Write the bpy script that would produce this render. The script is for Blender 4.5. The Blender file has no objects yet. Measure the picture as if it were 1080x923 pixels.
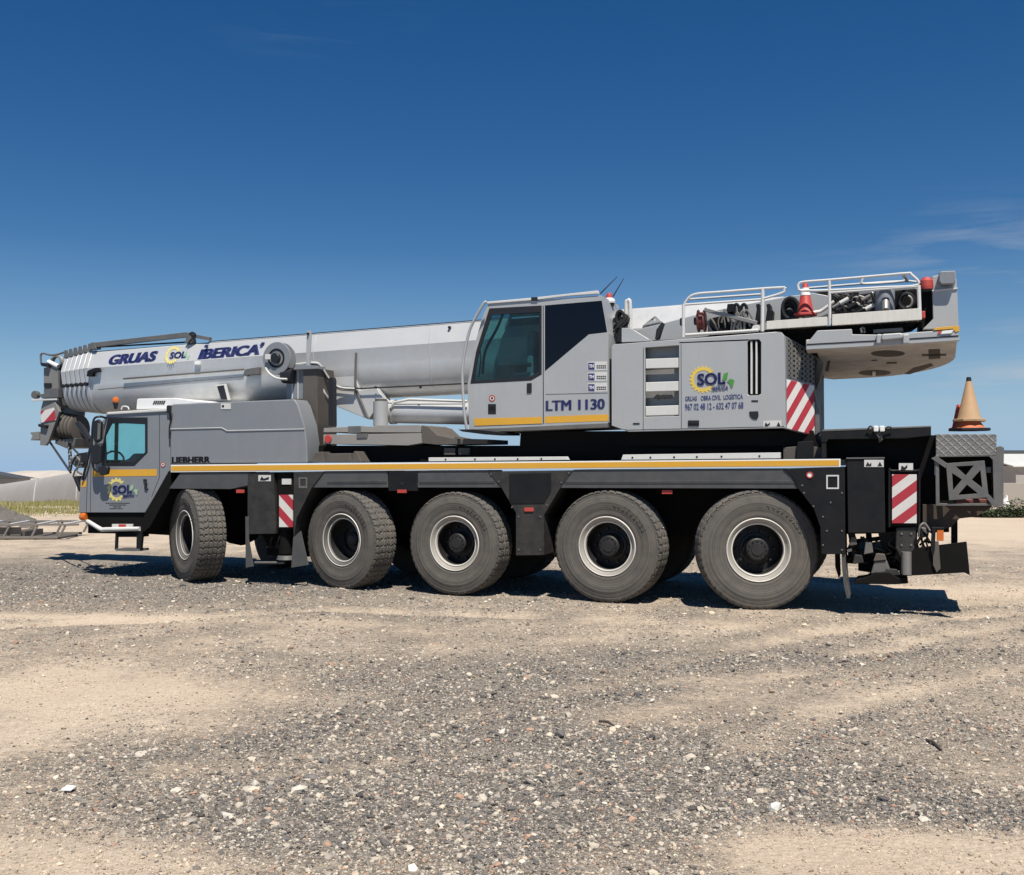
import bpy, bmesh, math, random
import numpy as np
from mathutils import Vector, Matrix, noise
from mathutils.geometry import tessellate_polygon
R = math.radians
random.seed(7); rng = np.random.default_rng(7)
S = bpy.context.scene
col = S.collection

# ------------------------------------------------------------------ camera, light, exposure
EYE = 1.93
PITCH = math.atan(25.5/1080)
cam = bpy.data.objects.new('camera', bpy.data.cameras.new('camera')); col.objects.link(cam)
cam.data.sensor_width = 36; cam.data.lens = 36; cam.data.clip_end = 8000; cam.data.clip_start = .05
cam.location = (0, 0, EYE); cam.rotation_euler = (math.pi/2 + PITCH, 0, 0)
S.camera = cam
SUN_EL, SUN_AZ = R(61), R(166)          # azimuth clockwise from +Y
sun = bpy.data.objects.new('sun', bpy.data.lights.new('sun', 'SUN')); col.objects.link(sun)
sun.data.energy = 5.0; sun.data.angle = R(.53); sun.data.color = (1, .945, .85)
sd = Vector((math.sin(SUN_AZ)*math.cos(SUN_EL), math.cos(SUN_AZ)*math.cos(SUN_EL), math.sin(SUN_EL)))
sun.rotation_euler = sd.to_track_quat('Z', 'Y').to_euler()
W = bpy.data.worlds.new('World'); S.world = W; W.use_nodes = True
wn, wl = W.node_tree.nodes, W.node_tree.links
wn.clear()
def WN(t, **k):
    n = wn.new(t)
    for a, b in k.items(): setattr(n, a, b)
    return n
sky = WN('ShaderNodeTexSky', sky_type='NISHITA', sun_disc=False, sun_elevation=SUN_EL, sun_rotation=SUN_AZ,
         air_density=1.0, dust_density=0, ozone_density=3, altitude=700)
tc = WN('ShaderNodeTexCoord')
mp = WN('ShaderNodeMapping'); mp.inputs['Rotation'].default_value = (0, R(-9), 0); mp.inputs['Scale'].default_value = (3.0, 3.0, 26)
nz = WN('ShaderNodeTexNoise'); nz.inputs['Scale'].default_value = 2.1; nz.inputs['Detail'].default_value = 9; nz.inputs['Roughness'].default_value = .58
nz.inputs['Distortion'].default_value = .5
wl.new(tc.outputs['Generated'], mp.inputs[0]); wl.new(mp.outputs[0], nz.inputs[0])
cr = WN('ShaderNodeMapRange'); cr.inputs[1].default_value = .5; cr.inputs[2].default_value = .8
wl.new(nz.outputs[0], cr.inputs[0])
def skyspot(px, py, rad, amt):
    d = Vector(((px-540)/1080, 1, (487-py)/1080)).normalized()
    s = WN('ShaderNodeVectorMath', operation='DISTANCE'); s.inputs[1].default_value = d
    m = WN('ShaderNodeVectorMath', operation='MULTIPLY'); m.inputs[1].default_value = (1, 1, 2.6)
    sub = WN('ShaderNodeVectorMath', operation='SUBTRACT'); sub.inputs[1].default_value = d
    ln = WN('ShaderNodeVectorMath', operation='LENGTH')
    wl.new(tc.outputs['Generated'], sub.inputs[0]); wl.new(sub.outputs[0], m.inputs[0]); wl.new(m.outputs[0], ln.inputs[0])
    r = WN('ShaderNodeMapRange', interpolation_type='SMOOTHSTEP'); r.inputs[1].default_value = rad; r.inputs[2].default_value = 0; r.inputs[4].default_value = amt
    wl.new(ln.outputs['Value'], r.inputs[0]); wn.remove(s)
    return r.outputs[0]
acc = None
for a in ((1045, 268, .15, .42), (1078, 392, .15, .6), (330, 15, .12, .12), (1000, 300, .3, .12)):
    o = skyspot(*a)
    if acc is None: acc = o
    else:
        ad = WN('ShaderNodeMath', operation='ADD'); wl.new(acc, ad.inputs[0]); wl.new(o, ad.inputs[1]); acc = ad.outputs[0]
ml = WN('ShaderNodeMath', operation='MULTIPLY', use_clamp=True); wl.new(acc, ml.inputs[0]); wl.new(cr.outputs[0], ml.inputs[1])
hs = WN('ShaderNodeHueSaturation'); hs.inputs['Saturation'].default_value = 1.36; hs.inputs['Hue'].default_value = .505; hs.inputs['Value'].default_value = 1.0
wl.new(sky.outputs[0], hs.inputs['Color'])
sx = WN('ShaderNodeSeparateXYZ'); wl.new(tc.outputs['Generated'], sx.inputs[0])
gr = WN('ShaderNodeValToRGB'); e = gr.color_ramp.elements
e[0].position = 0; e[0].color = (.9, .9, .9, 1); e[1].position = .2; e[1].color = (0, 0, 0, 1)
q = e.new(.05); q.color = (.55, .55, .55, 1); q = e.new(.11); q.color = (.2, .2, .2, 1)
wl.new(sx.outputs[2], gr.inputs[0])
mulc = WN('ShaderNodeMixRGB'); mulc.inputs[2].default_value = (4.0, 6.5, 9.9, 1)
wl.new(gr.outputs[0], mulc.inputs[0]); wl.new(hs.outputs[0], mulc.inputs[1])
mx = WN('ShaderNodeMixRGB'); mx.inputs[2].default_value = (7, 7.4, 8, 1)
wl.new(ml.outputs[0], mx.inputs[0]); wl.new(mulc.outputs[0], mx.inputs[1])
bg = WN('ShaderNodeBackground'); bg.inputs[1].default_value = .056
wo = WN('ShaderNodeOutputWorld'); wl.new(mx.outputs[0], bg.inputs[0]); wl.new(bg.outputs[0], wo.inputs[0])
S.view_settings.view_transform = 'Standard'; S.view_settings.look = 'None'; S.view_settings.exposure = .38; S.view_settings.gamma = 1
S.view_settings.use_curve_mapping = False
S.render.engine = 'CYCLES'
S.cycles.max_bounces = 8; S.cycles.transparent_max_bounces = 16

# ------------------------------------------------------------------ survey: from the photograph to metres
TH = R(20.5)
ORG = Vector((3.17, 13.35, 0))          # ground under the rearmost near wheel, outer face
UD = Vector((math.cos(TH), -math.sin(TH), 0)); VD = Vector((math.sin(TH), math.cos(TH), 0))
def ray(px, py):
    x, y = (px-540)/1080, (461.5-py)/1080
    return Vector((x, math.cos(PITCH) - y*math.sin(PITCH), math.sin(PITCH) + y*math.cos(PITCH)))
EYEV = Vector((0, 0, EYE))
def L(px, py, v):                        # point of the crane's lengthwise plane v -> (u, z)
    d = ray(px, py)
    t = (v - (EYEV - ORG).dot(VD))/d.dot(VD)
    p = EYEV + d*t - ORG
    return (p.dot(UD), p.z)
def G(px, py, z=0):
    d = ray(px, py); t = (z - EYE)/d.z
    return (d.x*t, d.y*t)
def at(px, py, y):
    d = ray(px, py); t = y/d.y
    return Vector((d.x*t, y, EYE + d.z*t))

# ------------------------------------------------------------------ materials
def mat(name, base, rough=.5, metal=0, dust=0, dustcol=(.32, .27, .21), var=.12, scale=3, bump=0, bscale=60, spec=.5, streak=False, coat=0):
    m = bpy.data.materials.new(name); m.use_nodes = True
    n, l = m.node_tree.nodes, m.node_tree.links
    b = n['Principled BSDF']
    b.inputs['Roughness'].default_value = rough; b.inputs['Metallic'].default_value = metal
    b.inputs['Specular IOR Level'].default_value = spec
    if coat: b.inputs['Coat Weight'].default_value = coat; b.inputs['Coat Roughness'].default_value = .15
    t = n.new('ShaderNodeTexCoord')
    src = t.outputs['Object']
    nz = n.new('ShaderNodeTexNoise'); nz.inputs['Scale'].default_value = scale; nz.inputs['Detail'].default_value = 8; nz.inputs['Roughness'].default_value = .65
    l.new(src, nz.inputs[0])
    c1 = n.new('ShaderNodeMixRGB'); c1.blend_type = 'MIX'
    c1.inputs[1].default_value = (*[c*(1-var) for c in base], 1); c1.inputs[2].default_value = (*[min(1, c*(1+var)) for c in base], 1)
    l.new(nz.outputs[0], c1.inputs[0])
    out = c1.outputs[0]
    if dust:
        mp = n.new('ShaderNodeMapping'); mp.inputs['Scale'].default_value = (9, 9, 1.2) if streak else (2.3, 2.3, 2.3)
        n2 = n.new('ShaderNodeTexNoise'); n2.inputs['Scale'].default_value = 2; n2.inputs['Detail'].default_value = 10; n2.inputs['Roughness'].default_value = .7
        l.new(src, mp.inputs[0]); l.new(mp.outputs[0], n2.inputs[0])
        r = n.new('ShaderNodeMapRange'); r.inputs[1].default_value = .35; r.inputs[2].default_value = .8; r.inputs[3].default_value = dust*.12; r.inputs[4].default_value = dust
        l.new(n2.outputs[0], r.inputs[0])
        c2 = n.new('ShaderNodeMixRGB'); c2.inputs[2].default_value = (*dustcol, 1)
        l.new(r.outputs[0], c2.inputs[0]); l.new(out, c2.inputs[1]); out = c2.outputs[0]
        rr = n.new('ShaderNodeMapRange'); rr.inputs[1].default_value = 0; rr.inputs[2].default_value = max(.01, dust); rr.inputs[3].default_value = rough; rr.inputs[4].default_value = min(.95, rough+.3)
        l.new(r.outputs[0], rr.inputs[0]); l.new(rr.outputs[0], b.inputs['Roughness'])
    l.new(out, b.inputs['Base Color'])
    if bump:
        n3 = n.new('ShaderNodeTexNoise'); n3.inputs['Scale'].default_value = bscale; n3.inputs['Detail'].default_value = 4
        l.new(src, n3.inputs[0])
        bp = n.new('ShaderNodeBump'); bp.inputs['Strength'].default_value = bump; bp.inputs['Distance'].default_value = .01
        l.new(n3.outputs[0], bp.inputs['Height']); l.new(bp.outputs[0], b.inputs['Normal'])
    return m
def stripes(name, k, sign, c1=(.62, .6, .57), c2=(.36, .025, .04), phase=0):
    m = mat(name, c1, .5, dust=.25)
    n, l = m.node_tree.nodes, m.node_tree.links
    t = n.new('ShaderNodeTexCoord'); s = n.new('ShaderNodeSeparateXYZ'); l.new(t.outputs['Object'], s.inputs[0])
    def mth(op, a, b):
        q = n.new('ShaderNodeMath'); q.operation = op
        for i, x in enumerate((a, b)):
            if isinstance(x, (int, float)): q.inputs[i].default_value = x
            else: l.new(x, q.inputs[i])
        return q.outputs[0]
    e = mth('ADD', mth('MULTIPLY', mth('ADD', s.outputs[0], mth('MULTIPLY', s.outputs[2], sign)), k), phase)
    f = mth('GREATER_THAN', mth('FRACT', e, 0), .5)
    b = n['Principled BSDF']; old = b.inputs['Base Color'].links[0].from_socket
    mixn = n.new('ShaderNodeMixRGB'); mixn.inputs[2].default_value = (*c2, 1)
    l.new(f, mixn.inputs[0]); l.new(old, mixn.inputs[1]); l.new(mixn.outputs[0], b.inputs['Base Color'])
    return m
def glass(name, tint, refl=.9, mixin=.15):
    m = bpy.data.materials.new(name); m.use_nodes = True
    n, l = m.node_tree.nodes, m.node_tree.links; n.clear()
    tr = n.new('ShaderNodeBsdfTransparent'); tr.inputs[0].default_value = (*tint, 1)
    gl = n.new('ShaderNodeBsdfGlossy'); gl.inputs['Roughness'].default_value = .02; gl.inputs[0].default_value = (refl, refl, refl, 1)
    df = n.new('ShaderNodeBsdfDiffuse'); df.inputs[0].default_value = (.22, .25, .25, 1)
    nz = n.new('ShaderNodeTexNoise'); nz.inputs['Scale'].default_value = 3; nz.inputs['Detail'].default_value = 6
    t = n.new('ShaderNodeTexCoord'); l.new(t.outputs['Object'], nz.inputs[0])
    mr = n.new('ShaderNodeMapRange'); mr.inputs[1].default_value = .3; mr.inputs[2].default_value = .8; mr.inputs[3].default_value = mixin*.3; mr.inputs[4].default_value = mixin
    l.new(nz.outputs[0], mr.inputs[0])
    m0 = n.new('ShaderNodeMixShader'); l.new(mr.outputs[0], m0.inputs[0]); l.new(tr.outputs[0], m0.inputs[1]); l.new(df.outputs[0], m0.inputs[2])
    fr = n.new('ShaderNodeFresnel'); fr.inputs[0].default_value = 1.45
    ge = n.new('ShaderNodeNewGeometry'); bk = n.new('ShaderNodeMath'); bk.operation = 'SUBTRACT'; bk.inputs[0].default_value = 1; l.new(ge.outputs['Backfacing'], bk.inputs[1])
    fm = n.new('ShaderNodeMath'); fm.operation = 'MULTIPLY'; l.new(fr.outputs[0], fm.inputs[0]); l.new(bk.outputs[0], fm.inputs[1])
    m1 = n.new('ShaderNodeMixShader'); l.new(fm.outputs[0], m1.inputs[0]); l.new(m0.outputs[0], m1.inputs[1]); l.new(gl.outputs[0], m1.inputs[2])
    o = n.new('ShaderNodeOutputMaterial'); l.new(m1.outputs[0], o.inputs[0])
    return m
M = dict(
    silver=mat('silver paint', (.395, .407, .412), .36, .22, dust=.3, var=.08, streak=True, bump=.02, bscale=14),
    boom=mat('boom paint', (.57, .575, .575), .33, .3, dust=.3, var=.06, bump=.02, bscale=6),
    grey=mat('grey paint', (.20, .216, .235), .36, .15, dust=.24, var=.08, streak=True, bump=.02, bscale=14),
    lite=mat('pale grey paint', (.58, .58, .56), .45, dust=.3, var=.06),
    white=mat('white paint', (.74, .74, .72), .4, dust=.12, var=.04),
    black=mat('black paint', (.006, .0065, .008), .45, dust=.04, var=.2, spec=.25, dustcol=(.14, .12, .10)),
    slate=mat('dark grey plate', (.007, .0078, .0095), .45, dust=.045, var=.15, spec=.22, dustcol=(.16, .14, .12)),
    speck=mat('mud spattered black plate', (.009, .0095, .010), .5, dust=.3, var=.4, scale=30, dustcol=(.14, .12, .10)),
    fend=mat('mudguard plastic', (.05, .053, .056), .36, dust=.3, var=.1, dustcol=(.18, .16, .14)),
    under=mat('grimy chassis', (.004, .004, .004), .65, dust=.15, var=.3, spec=.15, dustcol=(.04, .034, .028)),
    rubber=mat('tyre rubber', (.072, .071, .068), .75, dust=.6, var=.15, dustcol=(.19, .16, .125), spec=.25, bump=.1, bscale=40),
    rim=mat('wheel rim', (.34, .32, .285), .5, dust=.6, var=.12, dustcol=(.17, .14, .115)), lip=mat('bright rim edge', (.62, .60, .55), .4, dust=.3, dustcol=(.4, .35, .29)),
    hub=mat('wheel hub', (.010, .010, .010), .45, dust=.10, dustcol=(.1, .09, .08)),
    steel=mat('bare steel', (.26, .255, .245), .4, .6, dust=.3),
    brown=mat('weathered steel', (.075, .066, .058), .6, dust=.4, dustcol=(.15, .125, .10), bump=.1),
    slab=mat('stained cast underside', (.52, .475, .43), .65, dust=.6, dustcol=(.22, .175, .14), var=.2, scale=4),
    yellow=mat('yellow stripe', (.62, .32, .018), .45, dust=.16, var=.06),
    navy=mat('navy lettering', (.008, .02, .13), .5, var=.2, dust=.12, scale=20),
    ink=mat('black lettering', (.01, .01, .012), .5, var=.1),
    red=mat('red plastic', (.42, .035, .03), .45, dust=.15),
    darkred=mat('dark red drum', (.11, .014, .014), .5, dust=.2),
    amber=mat('amber lens', (.55, .13, .015), .25, coat=.5),
    orange=mat('orange cone plastic', (.62, .13, .03), .5, dust=.25),
    tan=mat('sun bleached cone', (.40, .235, .11), .6, dust=.5, var=.15, scale=12),
    green=mat('leaf green', (.06, .24, .04), .5),
    palegreen=mat('faded leaf green', (.28, .42, .27), .5),
    sun=mat('sun yellow', (.62, .45, .07), .5), palesun=mat('faded sun yellow', (.62, .52, .17), .5),
    wood=mat('white washed plank', (.62, .60, .55), .7, dust=.35, var=.12, scale=8, streak=True),
    rope=mat('wire rope', (.03, .03, .03), .5), inside=mat('cab interior', (.03, .032, .034), .7),
    chrome=mat('mirror', (.6, .6, .6), .08, 1),
    galv=mat('dull galvanised steel', (.12, .122, .122), .45, .35, dust=.3),
    conc=mat('concrete wall', (.30, .275, .245), .85, dust=.4, scale=1, var=.15),
    shed=mat('shed cladding', (.36, .35, .335), .6, dust=.7, dustcol=(.22, .185, .155), var=.2, scale=.35, streak=True),
    shedroof=mat('pale shed roof', (.58, .58, .55), .55, dust=.2, scale=.5),
    darkroof=mat('dark roof sheet', (.045, .05, .058), .5, dust=.1),
    haz=stripes('red and white hazard board', 2.9, -1.25), hazf=stripes('red and white hazard board mirrored', 2.9, 1.05, phase=.25),
    hazc=stripes('red and white corner stripes', 6.2, -.5), hazh=stripes('red and white head board', 2.3, -1.1, phase=.1),
    cabglass=glass('tinted cab glass', (.80, .97, .95), mixin=.06), opglass=glass('dark tinted cab glass', (.50, .70, .71), mixin=.05),
    blackglass=mat('black window glass', (.003, .004, .008), .1, spec=.3, var=.1),
    teal=mat('seat cloth', (.06, .07, .075), .8), seat=mat('pale seat cloth', (.22, .25, .26), .8),
)
def ribs(m):
    n, l = m.node_tree.nodes, m.node_tree.links
    t = n.new('ShaderNodeTexCoord'); sp = n.new('ShaderNodeSeparateXYZ'); l.new(t.outputs['Object'], sp.inputs[0])
    cb = n.new('ShaderNodeCombineXYZ'); l.new(sp.outputs[0], cb.inputs[0]); l.new(sp.outputs[2], cb.inputs[1])
    ln = n.new('ShaderNodeVectorMath'); ln.operation = 'LENGTH'; l.new(cb.outputs[0], ln.inputs[0])
    n1 = n.new('ShaderNodeTexNoise'); n1.noise_dimensions = '1D'; n1.inputs['Scale'].default_value = 46; n1.inputs['Detail'].default_value = 3; l.new(ln.outputs['Value'], n1.inputs['W'])
    b = n['Principled BSDF']; old = b.inputs['Base Color'].links[0].from_socket
    mr = n.new('ShaderNodeMapRange'); mr.inputs[1].default_value = .3; mr.inputs[2].default_value = .7; mr.inputs[3].default_value = .78; mr.inputs[4].default_value = 1.2; l.new(n1.outputs[0], mr.inputs[0])
    c = n.new('ShaderNodeMixRGB'); c.blend_type = 'MULTIPLY'; c.inputs[0].default_value = 1; l.new(old, c.inputs[1]); l.new(mr.outputs[0], c.inputs[2]); l.new(c.outputs[0], b.inputs['Base Color'])
    bp = n.new('ShaderNodeBump'); bp.inputs['Strength'].default_value = .35; bp.inputs['Distance'].default_value = .01; l.new(n1.outputs[0], bp.inputs['Height'])
    l.new(b.inputs['Normal'].links[0].from_socket, bp.inputs['Normal']); l.new(bp.outputs[0], b.inputs['Normal'])
ribs(M['rubber'])
# tread plate: raised lozenges as bump
def treadplate():
    m = mat('tread plate', (.21, .21, .205), .4, .5, dust=.3)
    n, l = m.node_tree.nodes, m.node_tree.links
    t = n.new('ShaderNodeTexCoord'); mp = n.new('ShaderNodeMapping'); mp.inputs['Rotation'].default_value = (0, R(45), 0); mp.inputs['Scale'].default_value = (14, 14, 14)
    l.new(t.outputs['Object'], mp.inputs[0])
    ck = n.new('ShaderNodeTexVoronoi'); ck.inputs['Scale'].default_value = 1.0; ck.inputs['Randomness'].default_value = 0; ck.distance = 'CHEBYCHEV'
    l.new(mp.outputs[0], ck.inputs[0])
    bp = n.new('ShaderNodeBump'); bp.inputs['Strength'].default_value = .8; bp.inputs['Distance'].default_value = .03
    l.new(ck.outputs[0], bp.inputs['Height']); l.new(bp.outputs[0], n['Principled BSDF'].inputs['Normal'])
    return m
M['tread'] = treadplate()
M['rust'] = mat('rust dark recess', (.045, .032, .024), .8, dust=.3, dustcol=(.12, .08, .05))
M['shaderim'] = mat('shaded rim', (.09, .085, .08), .5, dust=.4, dustcol=(.16, .14, .12))  # front wheel rims: darker colour stands in for the shade on them
M['head'] = mat('head steel', (.19, .19, .187), .5, .2, dust=.3)
M['pad'] = mat('worn pad steel', (.24, .235, .225), .55, .1, dust=.4)
def meshgrille():
    m = mat('expanded metal', (.12, .12, .115), .55, .3, dust=.3)
    n, l = m.node_tree.nodes, m.node_tree.links
    t = n.new('ShaderNodeTexCoord'); mp = n.new('ShaderNodeMapping'); mp.inputs['Rotation'].default_value = (0, R(45), 0); mp.inputs['Scale'].default_value = (22, 22, 22)
    l.new(t.outputs['Object'], mp.inputs[0])
    ck = n.new('ShaderNodeTexVoronoi'); ck.inputs['Scale'].default_value = 1.0; ck.inputs['Randomness'].default_value = 0; ck.distance = 'CHEBYCHEV'
    l.new(mp.outputs[0], ck.inputs[0])
    g = n.new('ShaderNodeMath'); g.operation = 'LESS_THAN'; g.inputs[1].default_value = .36; l.new(ck.outputs[0], g.inputs[0])
    b = n['Principled BSDF']; old = b.inputs['Base Color'].links[0].from_socket
    c = n.new('ShaderNodeMixRGB'); c.inputs[2].default_value = (.01, .01, .01, 1); l.new(g.outputs[0], c.inputs[0]); l.new(old, c.inputs[1]); l.new(c.outputs[0], b.inputs['Base Color'])
    return m
M['mesh'] = meshgrille()

# ------------------------------------------------------------------ mesh builder
class MB:
    def __init__(s): s.bm = bmesh.new()
    def loops(s, outer, holes, f0, f1):
        polys = [outer] + list(holes)
        flat = [p for q in polys for p in q]
        tris = tessellate_polygon([[Vector((p[0], p[1], 0)) for p in q] for q in polys])
        A = [s.bm.verts.new(f0(p)) for p in flat]; B = [s.bm.verts.new(f1(p)) for p in flat]
        if len(polys) == 1:
            try: s.bm.faces.new(A); s.bm.faces.new(B[::-1])
            except ValueError: pass
        else:
            for t in tris:
                try: s.bm.faces.new([A[i] for i in t]); s.bm.faces.new([B[i] for i in t][::-1])
                except ValueError: pass
        k = 0
        for q in polys:
            n = len(q)
            for i in range(n):
                a, b = k+i, k+(i+1) % n
                s.bm.faces.new((A[a], A[b], B[b], B[a]))
            k += n
        return s
    def prism(s, pts, v0, v1, holes=()):             # (u,z) outline extruded along v
        return s.loops(pts, holes, lambda p: (p[0], v0, p[1]), lambda p: (p[0], v1, p[1]))
    def px(s, pts, v0, v1, holes=()):                # outline surveyed on plane v0
        return s.prism([L(*p, v0) for p in pts], v0, v1, [[L(*p, v0) for p in h] for h in holes])
    def along(s, pts, u0, u1):                       # (v,z) outline extruded along u
        return s.loops(pts, (), lambda p: (u0, p[0], p[1]), lambda p: (u1, p[0], p[1]))
    def plan(s, pts, z0, z1):                        # (u,v) outline extruded along z
        return s.loops(pts, (), lambda p: (p[0], p[1], z0), lambda p: (p[0], p[1], z1))
    def box(s, u0, u1, v0, v1, z0, z1): return s.prism([(u0, z0), (u1, z0), (u1, z1), (u0, z1)], v0, v1)
    def rect(s, x0, y0, x1, y1, v0, v1): return s.px([(x0, y1), (x1, y1), (x1, y0), (x0, y0)], v0, v1)
    def tube(s, pts, r, n=8, closed=False):
        pts = [Vector(p) for p in pts]; N = len(pts); rings = []
        nrm = None
        for i, p in enumerate(pts):
            a = pts[(i-1) % N] if (i or closed) else p; b = pts[(i+1) % N] if (i < N-1 or closed) else p
            t = (b-a).normalized()
            if nrm is None:
                nrm = t.orthogonal().normalized()
            nrm = (nrm - t*nrm.dot(t)).normalized(); bi = t.cross(nrm)
            rr = r[i] if isinstance(r, (list, tuple)) else r
            rings.append([s.bm.verts.new(p + (nrm*math.cos(2*math.pi*k/n) + bi*math.sin(2*math.pi*k/n))*rr) for k in range(n)])
        for i in range(N if closed else N-1):
            A, B = rings[i], rings[(i+1) % N]
            for k in range(n): s.bm.faces.new((A[k], A[(k+1) % n], B[(k+1) % n], B[k]))
        if not closed: s.bm.faces.new(rings[0][::-1]); s.bm.faces.new(rings[-1])
        return s
    def cyl(s, p0, p1, r, r1=None, n=24): return s.tube([p0, p1], [r, r if r1 is None else r1], n)
    def lathe(s, prof, c=(0, 0, 0), axis='v', n=48):  # profile (radius, distance along the axis)
        c = Vector(c); rings = []
        def pt(r, t, a):
            x, y = r*math.cos(a), r*math.sin(a)
            return c + (Vector((x, t, y)) if axis == 'v' else Vector((x, y, t)) if axis == 'z' else Vector((t, x, y)))
        for r, t in prof:
            rings.append([s.bm.verts.new(pt(0, t, 0))] if r < 1e-6 else [s.bm.verts.new(pt(r, t, 2*math.pi*k/n)) for k in range(n)])
        for A, B in zip(rings, rings[1:]):
            for k in range(n):
                k2 = (k+1) % n
                if len(A) == 1 and len(B) == 1: continue
                if len(A) == 1: s.bm.faces.new((A[0], B[k], B[k2]))
                elif len(B) == 1: s.bm.faces.new((A[k], A[k2], B[0]))
                else: s.bm.faces.new((A[k], A[k2], B[k2], B[k]))
        return s
    def loft(s, rings, cap=True):
        V = [[s.bm.verts.new(p) for p in r] for r in rings]; n = len(V[0])
        for A, B in zip(V, V[1:]):
            for k in range(n): s.bm.faces.new((A[k], A[(k+1) % n], B[(k+1) % n], B[k]))
        if cap: s.bm.faces.new(V[0][::-1]); s.bm.faces.new(V[-1])
        return s
    def xf(s, m): bmesh.ops.transform(s.bm, matrix=m, verts=s.bm.verts); return s
    def build(s, name, m, parent=None, bevel=0, ang=30, seg=2):
        bmesh.ops.recalc_face_normals(s.bm, faces=s.bm.faces)
        me = bpy.data.meshes.new(name); s.bm.to_mesh(me); s.bm.free()
        return link(name, me, m, parent, bevel, ang, seg)
def link(name, me, m, parent=None, bevel=0, ang=30, seg=2):
    o = bpy.data.objects.new(name, me); col.objects.link(o)
    if m is not None: me.materials.append(M[m] if isinstance(m, str) else m)
    if parent is not None: o.parent = parent
    for p in me.polygons: p.use_smooth = True
    me.set_sharp_from_angle(angle=R(ang))
    if bevel:
        b = o.modifiers.new('bevel', 'BEVEL'); b.width = bevel; b.segments = seg; b.limit_method = 'ANGLE'; b.angle_limit = R(35); b.harden_normals = True
    return o
def thing(name, label, cat, loc=(0, 0, 0), rz=0, group=None):
    o = bpy.data.objects.new(name, None); col.objects.link(o); o.empty_display_size = .3
    o.location = loc; o.rotation_euler = (0, 0, rz); return tag(o, label, cat, group)
def tag(o, label=None, cat=None, group=None, kind=None):
    for k, x in (('label', label), ('category', cat), ('group', group), ('kind', kind)):
        if x: o[k] = x
    return o
def smooth(pts, k=6, closed=False):
    P = [Vector(p) for p in pts]; out = []; N = len(P)
    for i in range(N if closed else N-1):
        if closed: a, b, c, d = P[i-1], P[i], P[(i+1) % N], P[(i+2) % N]
        else: a, b, c, d = P[max(0, i-1)], P[i], P[i+1], P[min(N-1, i+2)]
        for j in range(k):
            t = j/k
            out.append(.5*((2*b) + (c-a)*t + (2*a-5*b+4*c-d)*t*t + (3*b-a-3*c+d)*t**3))
    if not closed: out.append(P[-1])
    return out
def P3(px, py, v):
    u, z = L(px, py, v); return Vector((u, v, z))
def text(body, name, m, parent, a, b, hpx, v, tilt=0, bold=0, shear=0, th=.004, fat=0):
    # a, b: surveyed left and right ends of the baseline
    c = bpy.data.curves.new(name, 'FONT'); c.body = body; c.size = 1; c.extrude = 0; c.offset = bold; c.shear = shear; c.resolution_u = 3
    o = bpy.data.objects.new(name, c); col.objects.link(o)
    dg = bpy.context.evaluated_depsgraph_get(); me = bpy.data.meshes.new_from_object(o.evaluated_get(dg))
    bpy.data.objects.remove(o); bpy.data.curves.remove(c)
    bm = bmesh.new(); bm.from_mesh(me)
    if fat:
        for k in (-1, 1):
            m2 = me.copy(); m2.transform(Matrix.Translation((k*fat, 0, 0))); bm.from_mesh(m2); bpy.data.meshes.remove(m2)
    bmesh.ops.remove_doubles(bm, verts=bm.verts, dist=1e-5)
    xs = [q.co.x for q in bm.verts]; ys = [q.co.y for q in bm.verts if True]
    x0, x1 = min(xs), max(xs); y1 = .7
    pa, pb = L(*a, v), L(*b, v); pt = L(a[0], a[1]-hpx, v)
    H = pt[1]-pa[1]
    r = bmesh.ops.extrude_face_region(bm, geom=bm.faces[:])
    top = {g for g in r['geom'] if isinstance(g, bmesh.types.BMVert)}
    for q in bm.verts:
        s = (q.co.x-x0)/(x1-x0); h = q.co.y/y1*H
        q.co = (pa[0] + (pb[0]-pa[0])*s, v + tilt*h - (th if q in top else -.001), pa[1] + (pb[1]-pa[1])*s + h)
    bmesh.ops.recalc_face_normals(bm, faces=bm.faces)
    bm.to_mesh(me); bm.free(); me.materials.clear()
    return link(name, me, m, parent)
def struct(o): o['kind'] = 'structure'; return o

# ------------------------------------------------------------------ the setting: ground
BLOBS = [  # px, py, half length m, half depth m, rotation, amount  (grey gravel +, bare sand -)
    (200, 603, 5.0, 2.3, 0, .7), (90, 625, 4.5, 1.6, 0, .45), (420, 650, 3.6, .9, 0, .2), (480, 720, 3.0, .9, -.2, .35), (330, 770, 2.2, .75, .45, .55),
    (620, 700, 2.4, .6, .1, .3), (900, 690, 2.4, .45, .05, .35), (690, 800, 1.5, .5, -.5, .7), (850, 842, 1.2, .26, -.25, .75), (520, 850, 1.6, .7, .1, .55),
    (400, 850, 1.2, .6, .2, .45), (620, 890, .9, .6, 0, .35), (950, 760, 1.3, .5, -.2, .2), (560, 790, 1.6, .5, .35, .35), (300, 870, .7, .3, .3, .35),
    (70, 740, 2.0, 1.7, 0, -.62), (120, 900, 1.0, .5, 0, -.55), (60, 650, 2.0, .5, 0, -.35), (990, 905, 1.3, .45, -.1, -.6), (800, 900, .8, .25, 0, -.3),
    (1000, 625, 3, 1.0, .1, -.5), (800, 745, 2.0, .5, .25, -.35), (230, 655, 3.2, .35, -.12, -.35), (650, 655, 5, .5, -.3, -.2), (700, 720, 2.5, .16, .3, -.3), (480, 795, 1.7, .09, .42, -.45), (820, 690, 2.6, .12, .2, -.3)]
TRACKS = [[G(*p) for p in q] for q in ([(520, 803), (640, 766), (760, 727), (880, 694), (1010, 668), (1090, 655)], [(560, 742), (700, 700), (830, 672), (960, 655), (1090, 645)],
          [(170, 812), (300, 798), (420, 772), (560, 738), (700, 700)], [(-20, 662), (150, 654), (340, 643), (560, 650)], [(600, 930), (760, 800), (900, 740), (1090, 700)])]
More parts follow.
